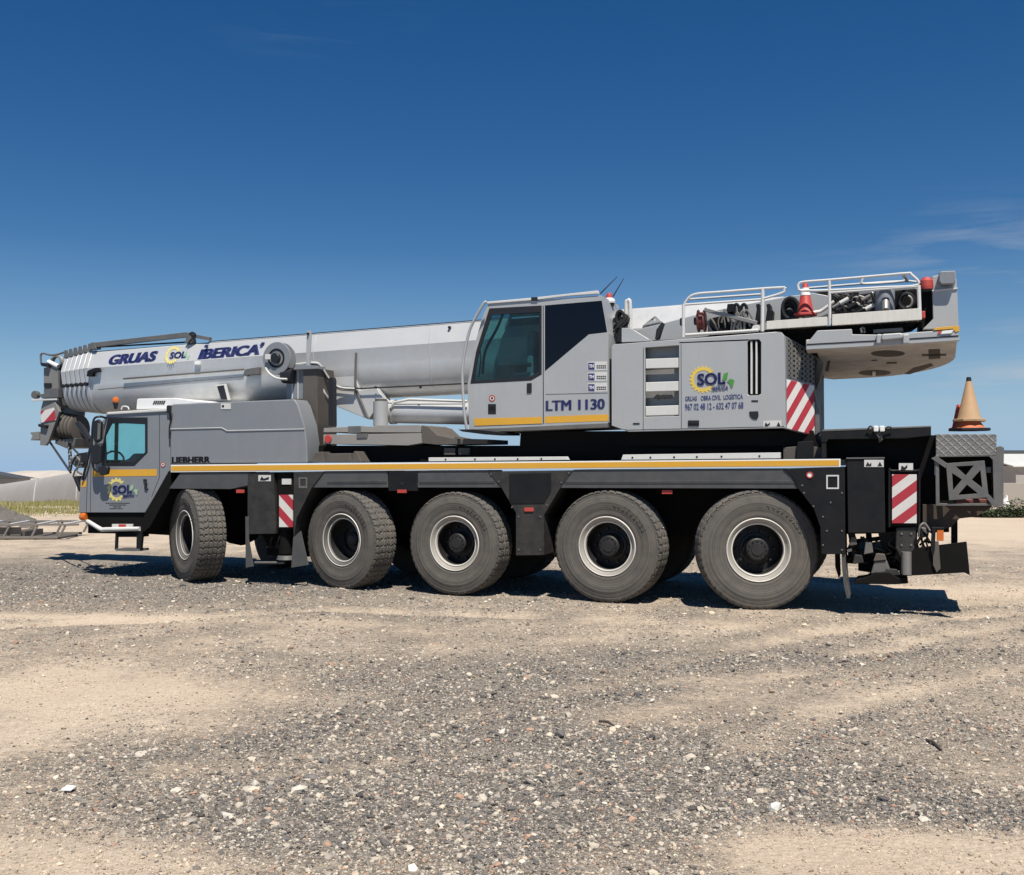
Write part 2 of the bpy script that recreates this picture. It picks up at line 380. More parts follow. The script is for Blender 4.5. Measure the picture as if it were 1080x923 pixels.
def trackd(x, y):
    d = np.full(np.shape(x), 9.)
    for t in TRACKS:
        for (ax, ay), (bx, by) in zip(t, t[1:]):
            vx, vy = bx-ax, by-ay; k = np.clip(((x-ax)*vx+(y-ay)*vy)/(vx*vx+vy*vy), 0, 1)
            d = np.minimum(d, np.hypot(x-ax-k*vx, y-ay-k*vy))
    return d
BL = [(*G(a, b), c, d, e, f) for a, b, c, d, e, f in BLOBS]
def gravel(x, y):
    g = np.full(np.shape(x), .50)
    for cx, cy, a, b, rot, amt in BL:
        dx, dy = x-cx, y-cy
        p, q = dx*math.cos(rot)+dy*math.sin(rot), -dx*math.sin(rot)+dy*math.cos(rot)
        g = g + amt*np.exp(-((p/a)**2+(q/b)**2))
    d = trackd(x, y); g = g - .17*np.exp(-(d/.17)**2) + .10*np.exp(-((d-.36)/.13)**2)
    return np.clip(g - .5*np.clip((y-21)/6, 0, 1)*(1 - .5*np.clip((-x-6)/5, 0, 1)), 0, 1)
def nz(x, y, s, seed=0):
    return np.array([noise.noise(Vector((a*s+seed, b*s-seed, seed*.37))) for a, b in zip(x.ravel(), y.ravel())]).reshape(x.shape)
def hgt(x, y):
    t = np.clip((y-47)/35, 0, 1); return -2.6*t*t*(3-2*t) - .03*np.maximum(0, y-160)
ys = np.concatenate([np.arange(-12, 3.6, .6), np.arange(3.6, 11, .035), np.arange(11, 22, .085), np.arange(22, 60, .6), np.geomspace(60, 5200, 40)])
ts = np.linspace(-1, 1, 401)
X = np.outer(np.maximum(7.5, .78*np.maximum(ys, 0)+3.2), ts); X[ys > 60] *= 1.6
Y = np.repeat(ys[:, None], len(ts), 1)
near = (Y > 3) & (Y < 26)
Z = hgt(X, Y)
xn, yn = X[near], Y[near]
bumpy = .016*nz(xn, yn, .55, 3) + .012*nz(xn, yn, 1.9, 5) + .007*nz(xn, yn, 7, 9) + .005*nz(xn, yn, 19, 2)
bumpy = bumpy - .018*np.exp(-(trackd(xn, yn)/.2)**2) + .012*np.exp(-((trackd(xn, yn)-.36)/.12)**2)
Z[near] += bumpy*np.clip((26-yn)/8, 0, 1)
GV = gravel(X, Y)
def grid_mesh(name, X, Y, Z):
    r, c = X.shape; me = bpy.data.meshes.new(name)
    i = np.arange(r*c).reshape(r, c)
    q = np.stack([i[:-1, :-1], i[:-1, 1:], i[1:, 1:], i[1:, :-1]], -1).reshape(-1, 4)
    me.vertices.add(r*c); me.vertices.foreach_set('co', np.stack([X, Y, Z], -1).ravel().astype(np.float32))
    me.loops.add(q.size); me.loops.foreach_set('vertex_index', q.ravel().astype(np.int32))
    me.polygons.add(len(q)); me.polygons.foreach_set('loop_start', (np.arange(len(q))*4).astype(np.int32))
    me.polygons.foreach_set('loop_total', np.full(len(q), 4, np.int32)); me.update(); return me
gm = grid_mesh('ground', X, Y, Z)
at_ = gm.attributes.new('gravel', 'FLOAT', 'POINT'); at_.data.foreach_set('value', GV.ravel().astype(np.float32))
def ground_mat():
    m = bpy.data.materials.new('dirt and gravel'); m.use_nodes = True
    n, l = m.node_tree.nodes, m.node_tree.links; b = n['Principled BSDF']
    b.inputs['Roughness'].default_value = .95; b.inputs['Specular IOR Level'].default_value = .15
    t = n.new('ShaderNodeTexCoord'); P = t.outputs['Object']
    def noi(s, d=6, r=.6):
        x = n.new('ShaderNodeTexNoise'); x.inputs['Scale'].default_value = s; x.inputs['Detail'].default_value = d; x.inputs['Roughness'].default_value = r; l.new(P, x.inputs[0]); return x.outputs[0]
    def vor(s):
        x = n.new('ShaderNodeTexVoronoi'); x.inputs['Scale'].default_value = s; l.new(P, x.inputs[0]); return x
    def ramp(f, st):
        x = n.new('ShaderNodeValToRGB'); e = x.color_ramp.elements
        for i, (p, c) in enumerate(st):
            q = e[i] if i < 2 else e.new(p)
            q.position = p; q.color = (*c, 1)
        l.new(f, x.inputs[0]); return x.outputs[0]
    def mix(f, a, c, bt='MIX'):
        x = n.new('ShaderNodeMixRGB'); x.blend_type = bt
        for i, q in enumerate((f, a, c)):
            if isinstance(q, (int, float)): x.inputs[i].default_value = q
            elif isinstance(q, tuple): x.inputs[i].default_value = (*q, 1)
            else: l.new(q, x.inputs[i])
        return x.outputs[0]
    def mth(op, a, c, clamp=False):
        x = n.new('ShaderNodeMath'); x.operation = op; x.use_clamp = clamp
        for i, q in enumerate((a, c)):
            if isinstance(q, (int, float)): x.inputs[i].default_value = q
            else: l.new(q, x.inputs[i])
        return x.outputs[0]
    sand = ramp(noi(.5, 9, .65), [(.3, (.43, .345, .262)), (.7, (.60, .51, .405)), (.5, (.52, .43, .33))])
    sand = mix(mth('MULTIPLY', noi(.21, 3), .55), sand, (.56, .405, .285))
    sand = mix(.5, sand, ramp(noi(34, 5, .75), [(.3, (.22, .175, .135)), (.72, (.72, .63, .51)), (.5, (.48, .395, .305))]))
    v1 = vor(62); v2 = vor(27)
    grv = ramp(v1.outputs['Color'], [(.1, (.062, .057, .053)), (.95, (.54, .485, .41)), (.55, (.19, .172, .15)), (.8, (.34, .305, .258))])
    grv = mix(.4, grv, ramp(v2.outputs['Color'], [(.1, (.07, .065, .06)), (.9, (.38, .34, .29)), (.6, (.17, .155, .138))]))
    a = n.new('ShaderNodeAttribute'); a.attribute_name = 'gravel'
    f = mth('ADD', a.outputs['Fac'], mth('MULTIPLY', mth('SUBTRACT', noi(1.1, 8, .68), .5), 1.5))
    f2 = mth('ADD', f, mth('MULTIPLY', mth('SUBTRACT', noi(17, 6, .8), .5), 2.0))
    r = n.new('ShaderNodeMapRange'); r.interpolation_type = 'SMOOTHSTEP'; r.inputs[1].default_value = .12; r.inputs[2].default_value = 1.0; l.new(f2, r.inputs[0])
    c = mix(mth('MULTIPLY', r.outputs[0], .9), sand, grv)
    fl = n.new('ShaderNodeMapRange'); fl.inputs[1].default_value = .62; fl.inputs[2].default_value = .75; l.new(noi(75, 2, .5), fl.inputs[0])
    c = mix(mth('MULTIPLY', fl.outputs[0], .55), c, (.60, .55, .47))
    l.new(c, b.inputs['Base Color'])
    h = mth('ADD', mth('MULTIPLY', noi(38, 8, .75), .6), mth('ADD', mth('MULTIPLY', v1.outputs['Distance'], mth('MULTIPLY', r.outputs[0], -.8)), mth('MULTIPLY', v2.outputs['Distance'], -.35)))
    bp = n.new('ShaderNodeBump'); bp.inputs['Strength'].default_value = .95; bp.inputs['Distance'].default_value = .024
    l.new(h, bp.inputs['Height']); l.new(bp.outputs[0], b.inputs['Normal'])
    return m
M['ground'] = ground_mat()
struct(link('ground', gm, 'ground', ang=60))

# loose stones: nobody could count them
ico = bmesh.new(); bmesh.ops.create_icosphere(ico, subdivisions=1, radius=1)
IV = np.array([v.co[:] for v in ico.verts]); IFc = np.array([[v.index for v in f.verts] for f in ico.faces]); ico.free()
def stones(name, pos, size, colors, seed):
    r = np.random.default_rng(seed); n = len(size)
    q = np.repeat(IV[None], n, 0)*r.uniform(.55, 1.3, (n, len(IV), 1))
    q *= r.uniform(.65, 1.3, (n, 1, 3))*np.array([1, 1, .62])
    a = r.uniform(0, 6.28, n); ca, sa = np.cos(a)[:, None], np.sin(a)[:, None]
    tl = r.uniform(-.5, .5, n)[:, None]
    x, y, z = q[..., 0], q[..., 1], q[..., 2]
    y, z = y*np.cos(tl)-z*np.sin(tl), y*np.sin(tl)+z*np.cos(tl)
    q = np.stack([x*ca-y*sa, x*sa+y*ca, z], -1)*size[:, None, None] + pos[:, None, :]
    me = bpy.data.meshes.new(name); nv = n*len(IV)
    fc = (IFc[None] + (np.arange(n)*len(IV))[:, None, None]).reshape(-1, 3)
    me.vertices.add(nv); me.vertices.foreach_set('co', q.astype(np.float32).ravel())
    me.loops.add(fc.size); me.loops.foreach_set('vertex_index', fc.astype(np.int32).ravel())
    me.polygons.add(len(fc)); me.polygons.foreach_set('loop_start', (np.arange(len(fc))*3).astype(np.int32)); me.polygons.foreach_set('loop_total', np.full(len(fc), 3, np.int32))
    me.update(); me.shade_flat()
    at = me.attributes.new('tone', 'FLOAT_COLOR', 'POINT')
    cc = np.concatenate([colors, np.ones((n, 1))], 1); at.data.foreach_set('color', np.repeat(cc, len(IV), 0).astype(np.float32).ravel())
    o = bpy.data.objects.new(name, me); col.objects.link(o); me.materials.append(M['stone']); return o
def stone_mat():
    m = mat('loose stone', (1, 1, 1), .9, var=.18, scale=60, spec=.2)
    n, l = m.node_tree.nodes, m.node_tree.links; b = n['Principled BSDF']; old = b.inputs['Base Color'].links[0].from_socket
    a = n.new('ShaderNodeAttribute'); a.attribute_name = 'tone'; x = n.new('ShaderNodeMixRGB'); x.blend_type = 'MULTIPLY'; x.inputs[0].default_value = 1
    l.new(a.outputs['Color'], x.inputs[1]); l.new(old, x.inputs[2]); l.new(x.outputs[0], b.inputs['Base Color']); return m
M['stone'] = stone_mat()
N = 520000
yy = 1/(rng.uniform(1/19.5, 1/4.3, N)); yy = np.where(rng.random(N) < .35, rng.uniform(4.3, 19.5, N), yy)
xx = rng.uniform(-1, 1, N)*(.58*yy+.8)
gg = gravel(xx, yy); cl = nz(xx, yy, 1.3, 21)
keep = rng.random(N) < np.clip(.34+.75*gg+.8*cl, .24, 1)*np.clip(1.3-yy/25, .2, 1)
xx, yy, gg, cl = xx[keep], yy[keep], gg[keep], cl[keep]; n = len(xx)
sz = np.clip(.0033*np.exp(rng.normal(0, .62, n)), .0016, .024)*(.75+.55*gg) * np.clip(.65+yy/16, 1, 1.5)
base = np.array([[.21, .185, .16], [.31, .275, .235], [.42, .37, .305], [.49, .43, .345], [.11, .10, .092], [.35, .23, .165], [.55, .50, .42]])
w = rng.random(n); idx = np.digitize(w, [.22, .44, .62, .76, .88, .96]); tone = 1.12*base[idx]*rng.uniform(.85, 1.15, (n, 1))
warm = np.array([1.08, .98, .86]); sandt = np.array([.50, .41, .31])*rng.uniform(.62, 1.3, (n, 1)); pick = rng.random(n) > np.clip((gg+.55*cl)*1.5+.05, 0, .95)
tone = np.where(pick[:, None], sandt, tone)
dk = np.clip((gg+.5*cl-.55)/.5, 0, 1)[:, None]; tone = np.where(rng.random((n, 1)) < dk*.42, np.array([.125, .118, .112])*rng.uniform(.6, 1.7, (n, 1)), tone)
gz = np.array([.016*noise.noise(Vector((a*.55+3, b*.55-3, 1.11)))+.012*noise.noise(Vector((a*1.9+5, b*1.9-5, 1.85)))+.007*noise.noise(Vector((a*7+9, b*7-9, 3.33))) for a, b in zip(xx, yy)])
gz = gz - .018*np.exp(-(trackd(xx, yy)/.2)**2) + .012*np.exp(-((trackd(xx, yy)-.36)/.12)**2)
zz = gz*np.clip((26-yy)/8, 0, 1) + sz*.2
tag(stones('gravel', np.stack([xx, yy, zz], -1), sz, tone, 3), 'loose gravel and small stones strewn over the yard', 'gravel', kind='stuff')
# a few larger pale stones lying in the foreground
def gh(x, y): return .016*noise.noise(Vector((x*.55+3, y*.55-3, 1.11)))+.012*noise.noise(Vector((x*1.9+5, y*1.9-5, 1.85)))
for (px, py, wpx, c, lab) in (
    (815, 854, 15, (.72, .69, .62), 'brightest white stone, lying at the edge of the dark gravel band, right foreground'),
    (149, 797, 13, (.55, .50, .42), 'long flat pale stone on the sand at the left, above a string of rubble'),
    (270, 828, 13, (.55, .52, .46), 'angular pale grey stone alone on dark gravel, left of centre foreground'),
    (316, 836, 15, (.58, .53, .45), 'blunt cream stone right of the angular grey one in the foreground gravel'),
    (213, 842, 16, (.56, .50, .42), 'largest tan stone in the string of rubble beside the sand'),
    (186, 834, 14, (.57, .52, .44), 'cream stone at the upper left end of the rubble string'),
    (147, 855, 15, (.50, .45, .38), 'dusty tan stone half sunk in sand, lowest left of the rubble string'),
    (240, 862, 13, (.58, .54, .47), 'round pale stone just below the rubble string'),
    (590, 776, 14, (.15, .14, .135), 'dark grey stone on gravel near the middle of the yard'),
    (688, 741, 9, (.62, .58, .51), 'small pale stone on the smooth track right of centre'),
    (796, 748, 8, (.64, .58, .50), 'small cream stone on pale track, farther right than its twin'),
    (436, 917, 11, (.66, .63, .57), 'white stone at the bottom edge of the yard, centre left')):
    x, y = G(px, py); s = wpx/1080*y*.5
    q = stones('stone', np.array([[x, y, gh(x, y)+s*.25]]), np.array([s]), np.array([c]), int(px))
    tag(q, lab, 'stone', 'larger stones lying in the foreground')
x, y = G(72, 835)
bm = MB().loops([(-.032, -.03), (.03, -.036), (.038, .022), (-.022, .036)], (), lambda p: (x+p[0], y+p[1], gh(x, y)+.022+.12*p[1]), lambda p: (x+p[0], y+p[1], gh(x, y)+.027+.12*p[1]))
tag(bm.build('paper_scrap', 'white'), 'small white square scrap of litter on pinkish sand at the left', 'litter')
for a, b, lab in (((977, 783), (993, 794), 'thin dark stick lying on pale gravel at the far right'), ((632, 764), (648, 769), 'short dark stick half buried in gravel right of the centre')):
    (x0, y0), (x1, y1) = G(*a), G(*b); mid = ((x0+x1)/2+.01, (y0+y1)/2+.012)
    tag(MB().tube([(x0, y0, gh(x0, y0)+.012), (*mid, gh(*mid)+.02), (x1, y1, gh(x1, y1)+.01)], [.008, .011, .006], 7).build('stick', mat('dry stick', (.07, .055, .045), .9)), lab, 'stick', 'sticks on the gravel')

# ------------------------------------------------------------------ setting behind the crane
def leafy(name, cx, cy, z0, w, d, h, n, m, seed, leaf=.06, parent=None, stalk=.5):
    r = random.Random(seed); bm = bmesh.new()
    for i in range(n):
        a = r.uniform(0, 6.28); q = r.random()**.5; x = cx+q*w*math.cos(a); y = cy+q*d*math.sin(a)
        top = h*(1-.65*q*q)*r.uniform(.35, 1.05); z = z0+top*r.uniform(stalk, 1)
        s = leaf*r.uniform(.5, 1.3); t = r.uniform(0, 6.28)
        e1 = Vector((math.cos(t), math.sin(t), r.uniform(-.5, .8))).normalized()*s; e2 = Vector((-math.sin(t), math.cos(t), r.uniform(-.4, .4))).normalized()*s*.4
        p = Vector((x, y, z))
        bm.faces.new([bm.verts.new(p-e1), bm.verts.new(p+e2), bm.verts.new(p+e1), bm.verts.new(p-e2)])
    me = bpy.data.meshes.new(name); bm.to_mesh(me); bm.free()
    return link(name, me, m, parent)
M['leaf'] = mat('dusty shrub leaf', (.05, .068, .028), .7, var=.5, scale=4)
M['grass'] = mat('dry grass', (.25, .235, .085), .8, var=.45, scale=1.2)
def blades(name, x0, x1, y0, y1, n, h, m, seed):
    r = random.Random(seed); bm = bmesh.new()
    for i in range(n):
        y = r.uniform(y0, y1); x = r.uniform(x0, x1)
        cl = noise.noise(Vector((x*.5, y*.5, 4))); hh = h*max(.1, .5+1.3*cl)*r.uniform(.5, 1.2); t = r.uniform(0, 6.28); wv = .03
        zg = float(hgt(np.array(x), np.array(y)))
        dx, dy = r.uniform(-.2, .2)*hh, r.uniform(-.2, .2)*hh
        bm.faces.new([bm.verts.new((x-wv*math.cos(t), y-wv*math.sin(t), zg-.02)), bm.verts.new((x+wv*math.cos(t), y+wv*math.sin(t), zg-.02)), bm.verts.new((x+dx, y+dy, zg+hh))])
    me = bpy.data.meshes.new(name); bm.to_mesh(me); bm.free(); return link(name, me, m)
tag(blades('grass', -34, -9, 36, 50, 24000, .23, 'grass', 4), 'strip of rough yellow green grass at the yard edge', 'grass', kind='stuff')
for i, (px, w, h, lab) in enumerate(((1048, .75, .6, 'low dusty green shrub directly behind the grey crate of the crane'), (1078, .65, .75, 'taller green shrub at the right border, by the concrete wall'), (1062, .5, .3, 'lowest sparse shrub between two larger shrubs at the wall'))):
    x, y = G(px, 546)
    t = thing('shrub', lab, 'shrub', (x, y+.4, 0), group='shrubs along the concrete wall')
    leafy('foliage', 0, 0, 0, w, .6, h, 1500, 'leaf', 20+i, .075, t, .1)
    b = MB()
    for k in range(5):
        a = k*1.3+i; b.tube([(.05*math.cos(a), .05*math.sin(a), -.02), (w*.45*math.cos(a), .25*math.sin(a), h*.6)], [.012, .004], 5)
    b.build('stem', 'brown', t)
# low wall on the right, pale shed behind
b = MB().box(14, 60, 46, 46.25, -.1, .97); o = b.build('boundary_wall', 'conc', None, .02); tag(o, 'low grey brown concrete wall behind the shrubs on the right', 'wall')
t = thing('warehouse', 'pale roofed grey shed beyond the concrete wall at the right edge', 'warehouse', (75, 118, -2.6))
MB().box(-17, 40, 0, 22, 0, 4.05).build('wall', 'shed', t)
zb = at(1070, 492, 118).z+2.6; zt = at(1070, 479.5, 130).z+2.6
MB().along([(-.5, zb-.05), (-.5, zb+.08), (11, zt+.08), (23, zb+.08), (23, zb-.05), (11, zt-.05)], -17.5, 41).build('roof', 'shedroof', t)
MB().box(-14, -2, 12, 14, zt-.2, zt+.55).build('roof_vent', 'darkroof', t)
b = MB()
for k in range(24): b.box(-17+k*1.2, -16.94+k*1.2, -.06, 0, .1, 3.9)
b.build('cladding_rib', 'shed', t)
x, y = G(1060, 534)
b = MB()
b.loft([[(x+a*math.cos(q)*s+ox, y+.25*math.sin(q)*s, zz) for q in [k*math.pi/5 for k in range(10)]] for a, s, ox, zz in ((.16, 1, 0, 0), (.19, 1.1, .01, .12), (.15, .9, -.01, .24), (.08, .6, .03, .34), (.085, .55, .05, .42), (.05, .3, .04, .5))])
tag(b.build('sack', 'white', ang=50), 'white crumpled sack standing by the wall behind the shrubs', 'sack')
# left: grey shed, dark roof, distant heap
t = thing('tunnel_shed', 'long low round topped pale grey shed left of the crane cab, beyond the grass', 'shed', (0, 0, 0))
ring = []
for px, Y, top in ((-150, 112, 520), (-60, 96, 515.5), (-8, 86, 512.2), (40, 74, 505), (84, 64, 497.2), (130, 56.5, 489), (170, 53, 483)):
    p = at(px, top, Y); zb0_ = float(hgt(np.array(p.x), np.array(Y)))-.1
    h = p.z-zb0_; ring.append([(p.x+1.5*math.cos(a)*.6, Y-2.6*math.cos(a), zb0_+h*math.sin(a)**.8) for a in [math.pi*k/18 for k in range(19)]])
MB().loft(ring).build('shell', 'shed', t, ang=50)
for q in ring[1:-1]: MB().tube([Vector(p)+Vector((0, -.01, .01)) for p in q], .05, 5).build('hoop', 'shed', t)
t = thing('barn', 'dark pitched roof of a barn at the left border, behind the round topped shed', 'barn', (0, 108, -2.6))
a, c, d = at(-60, 490, 108), at(24, 505, 108), at(-160, 505, 108)
MB().prism([(d.x, c.z+2.6), (c.x, c.z+2.6), (a.x, a.z+2.6)], 0, 3.4).build('roof', 'darkroof', t)
MB().box(d.x+.6, c.x-.6, .3, 3.0, -.2, c.z+2.58).build('wall', 'shed', t)
xs = np.linspace(-75, -20, 80); yq = np.linspace(126, 150, 20); XX, YY = np.meshgrid(xs, yq)
pk = at(50, 496.5, 138).z+2.7
ZZ = -2.7+(pk)*np.exp(-((XX-at(52, 490, 138).x)/11)**4)*np.exp(-((YY-138)/8)**2)+.25*nz(XX, YY, .5, 8)
struct(link('hill', grid_mesh('hill', XX, YY, ZZ), mat('pale spoil', (.42, .38, .33), .95, var=.25, scale=.5), ang=60))
# dark gravel heap and steel frame at the left edge
x, y = G(-46, 557); xs = np.linspace(-2.2, 2.2, 130); XX, YY = np.meshgrid(xs, xs*.8)
ZZ = 1.0*np.maximum(0, 1-np.hypot(XX/1.7, YY/1.4))**1.2-.06+.13*nz(XX, YY, 2.2, 4)+.08*nz(XX, YY, 7, 4)+.05*nz(XX, YY, 16, 4)
o = link('gravel_heap', grid_mesh('gravel_heap', XX+x, YY+y+1.6, ZZ), mat('dark heap', (.12, .108, .098), .95, var=.4, scale=14, bump=.6, bscale=30), ang=80)
tag(o, 'dark gravel heap at the left border behind the rusty steel frame', 'heap')
x1, yf = G(66, 569.5); x1 = at(80, 560, yf).x
zt = .40; t = thing('steel_frame', 'weathered flat steel lattice frame lying on the ground at the left edge', 'frame', (x1, yf, 0), R(1.5))
M['frame'] = mat('weathered frame steel', (.20, .185, .17), .55, .2, dust=.5, dustcol=(.13, .105, .085))
for q, nm in ((0, 'near'), (1.5, 'far')):
    MB().box(-5.5, .05 if not q else -.15, q, q+.07, zt-.05, zt).build('top_rail', 'frame', t, .004)
    MB().box(-5.5, -.45, q+.01, q+.06, .03, .09).build('bottom_rail', 'frame', t, .004)
    for k in range(8):
        xk = -.3-k*.68; MB().prism([(xk, zt-.05), (xk+.05, zt-.05), (xk-.08, .09), (xk-.13, .09)], q+.012, q+.058).build('upright', 'frame', t)
for k in range(7):
    xk = -.35-k*.68; MB().plan([(xk, .07), (xk+.09, .07), (xk-.06, 1.5), (xk-.15, 1.5)], zt-.045, zt-.004).build('rung', 'lite', t)
MB().box(-5.45, -.5, .2, 1.4, .0, .05).build('base_plank', 'brown', t)
for k in range(6): MB().box(-5.3+k*.72, -4.95+k*.72, .25, 1.3, .05, .10+.05*(k % 3)).build('cross_plank', 'brown', t)
MB().box(-5.4, -1.4, .12, .16, .1, .31).build('side_plate', 'frame', t)
# ------------------------------------------------------------------ the crane
C = thing('mobile_crane', 'five axle grey mobile crane with blue lettering parked on gravel', 'crane', ORG, -TH)
def px_part(name, m, pts, v0, v1, parent=C, bevel=.006, holes=(), **k): return MB().px(pts, v0, v1, holes).build(name, m, parent, bevel, **k)
def rc(x0, y0, x1, y1): return [(x0, y1), (x1, y1), (x1, y0), (x0, y0)]
WD = 2.85; MID = 1.43

# wheels -----------------------------------------------------------
def tyre_mesh():
    na, nw = 330, 44; Rt, w = .752, .445; bm = bmesh.new(); rings = []
    for i in range(na):
        a = 2*math.pi*i/na; ring = []
        for j in range(nw+1):
            s = -1+2*j/nw; yv = s*w/2; r = Rt - .012*abs(s)**4
            if abs(s) > .9: r -= (abs(s)-.9)*.16
            row = int((s+1)/2*5.999); ph = (i/na*46 + (row % 2)*.5 + .28*math.sin(s*9)) % 1
            edge = ((s+1)/2*6) % 1
            if (abs(edge-.5) > .43 and 0 < row) or ph < .2: r -= .017
            ring.append(bm.verts.new((r*math.cos(a), yv, r*math.sin(a))))
        rings.append(ring)
    side = [(.728, .224), (.712, .226), (.700, .232), (.692, .230), (.672, .238), (.640, .247), (.634, .2465), (.630, .250), (.590, .252), (.540, .246), (.490, .236), (.450, .226), (.440, .229), (.428, .226), (.405, .214), (.385, .205), (.360, .195), (.335, .15), (.335, 0)]
    for sg in (0, 1):
        prev = None
        for (r, y) in side:
            y = y*.945
            cur = [bm.verts.new((r*math.cos(2*math.pi*i/na), (y if sg else -y), r*math.sin(2*math.pi*i/na))) for i in range(0, na, 3)]
            if prev: 
                n = len(cur)
                for k in range(n): bm.faces.new((prev[k], prev[(k+1) % n], cur[(k+1) % n], cur[k]))
            else:
                n = len(cur)
                for k in range(n):
                    ed = [rings[(3*k+q) % na][nw if sg else 0] for q in range(4)]
                    bm.faces.new(ed + [cur[(k+1) % n], cur[k]])
            prev = cur
    for i in range(na):
        for j in range(nw): bm.faces.new((rings[i][j], rings[(i+1) % na][j], rings[(i+1) % na][j+1], rings[i][j+1]))
    bmesh.ops.recalc_face_normals(bm, faces=bm.faces)
    me = bpy.data.meshes.new('tyre'); bm.to_mesh(me); bm.free(); return me
def make_wheel(hubdeep):
    b = MB()
    if hubdeep: prof = [(0, -.02), (.055, -.02), (.075, -.01), (.085, .0), (.105, .01), (.11, .05), (.165, .06), (.17, .085), (.30, .09), (.335, .06)]
    else: prof = [(0, -.145), (.075, -.145), (.08, -.135), (.125, -.133), (.14, -.12), (.145, -.02), (.16, -.01), (.165, .02), (.20, .03), (.205, .06), (.30, .075), (.335, .05)]
    b.lathe(prof, n=40)
    rr = .23
    for k in range(10):
        a = k*math.pi/5; y0 = .07 if hubdeep else .035
        b.cyl((rr*math.cos(a), y0+.03, rr*math.sin(a)), (rr*math.cos(a), y0-.025, rr*math.sin(a)), .019, .017, 6)
    for k in range(12):
        a = k*math.pi/6; r2 = .112 if not hubdeep else .085
        b.cyl((r2*math.cos(a), -.10 if not hubdeep else .03, r2*math.sin(a)), (r2*math.cos(a), -.148 if not hubdeep else -.01, r2*math.sin(a)), .011, .011, 6)
    w = b.build('wheel', 'hub', C, ang=25)
    t = link('tyre', tyre_mesh(), 'rubber', w, ang=38)
    rim = MB().lathe([(.335, .0), (.322, -.10), (.335, -.14), (.352, -.175), (.392, -.188), (.402, -.2), (.398, -.208), (.388, -.212), (.372, -.205), (.362, -.19), (.345, -.172), (.328, -.16), (.316, -.15), (.312, -.135)], n=72).build('rim', 'rim', w, ang=40)
    MB().lathe([(.385, -.212), (.392, -.217), (.400, -.213), (.401, -.206), (.392, -.203), (.385, -.212)], n=72).build('rim_flange', 'lip', w, ang=60)
    MB().lathe([(.318, -.168), (.325, -.175), (.333, -.174), (.335, -.166), (.318, -.168)], n=72).build('rim_lip', 'lip', w, ang=60)
    dish = MB().lathe([(.3115, -.136), (.310, -.04), (.304, .06), (.298, .07), (.20, .05)], n=64).build('wheel_well', 'hub', w)
    return w
def copy_tree(o, parent):
    c = o.copy(); col.objects.link(c); c.parent = parent
    for ch in list(o.children):
        d = ch.copy(); col.objects.link(d); d.parent = c
    return c
def sidewall_text(w, body, r, a0, da, h):
    bm = bmesh.new()
    for k, ch in enumerate(body):
        if ch == ' ': continue
        c = bpy.data.curves.new('t', 'FONT'); c.body = ch; c.size = h/.7; c.extrude = .0035; c.align_x = 'CENTER'; c.resolution_u = 2; c.offset = .003
        o = bpy.data.objects.new('t', c); col.objects.link(o)
        me = bpy.data.meshes.new_from_object(o.evaluated_get(bpy.context.evaluated_depsgraph_get())); bpy.data.objects.remove(o); bpy.data.curves.remove(c)
        a = a0 - k*da
        me.transform(Matrix.Rotation(math.pi/2, 4, 'X')); me.transform(Matrix.Translation((0, 0, r)))
        me.transform(Matrix.Rotation(-(a-math.pi/2), 4, 'Y'))
        me.transform(Matrix.Translation((0, -.239, 0))); bm.from_mesh(me); bpy.data.meshes.remove(me)
    me = bpy.data.meshes.new('size_marking'); bm.to_mesh(me); bm.free()
    return link('size_marking', me, 'rubber', w)
hubbed = make_wheel(False); deep = make_wheel(True)
for w in (hubbed, deep): sidewall_text(w, '445/95R25', .545, 1.35, .115, .055)
WH = [(208, 565.5, 53.5, 1), (370.5, 569.5, 36, 1), (486, 572.5, 24.5, 0), (645, 575, 24, 0), (797, 580, 3, 0)]
first = {0: hubbed, 1: deep}; usedw = set()
for px, py, th, kind in WH:
    vc = .235; u, z = L(px, py, vc)
    for side in (0, 1):
        src = first[kind]
        if (kind, 'n') not in usedw and side == 0: w = src; usedw.add((kind, 'n'))
        else: w = copy_tree(src, C)
        a = -(R(th)-TH)
        sc = {797: 1.045, 645: 1.03}.get(px, 1.0); w.scale = (sc, 1, sc)
        w.location = (u, vc if not side else WD-vc, .745*sc)
        w.rotation_euler = (0, 0, a + (math.pi if side else 0))
        w.rotation_euler[1] = 0
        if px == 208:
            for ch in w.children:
                if ch.name.split('.')[0] == 'rim': ch.data = ch.data.copy(); ch.data.materials[0] = M['shaderim']

# chassis ----------------------------------------------------------
ztop = lambda x: L(x, 491, 0)[1]
def du(x, v=0): return L(x, 490, v)[0]
uF, uR = du(178), du(886)
b = MB(); b.prism([(uF, 1.0), (uF, 1.72), (uR+1.3, 1.74), (uR+1.3, 1.02), (uR-.3, .95), (uF+1, .72)], .75, 2.1)
chs = b.build('chassis', 'under', C, .01)
b = MB(); b.prism([(uF, L(180, 497, 0)[1]), (uR+.1, L(886, 491, 0)[1]), (uR+.1, L(886, 485, 0)[1]), (uF, L(180, 491, 0)[1])], .03, WD-.03)
b.build('deck', 'slate', C, .006)
# side board with the long reflective strip
px_part('side_board', 'white', [(180, 498.2), (886.5, 492.6), (886.5, 484), (180, 490.3)], 0, .03, bevel=.003)
px_part('reflective_strip', 'yellow', [(180.5, 496.9), (885, 491.2), (885, 485.3), (180.5, 491.6)], -.004, .002, bevel=0)
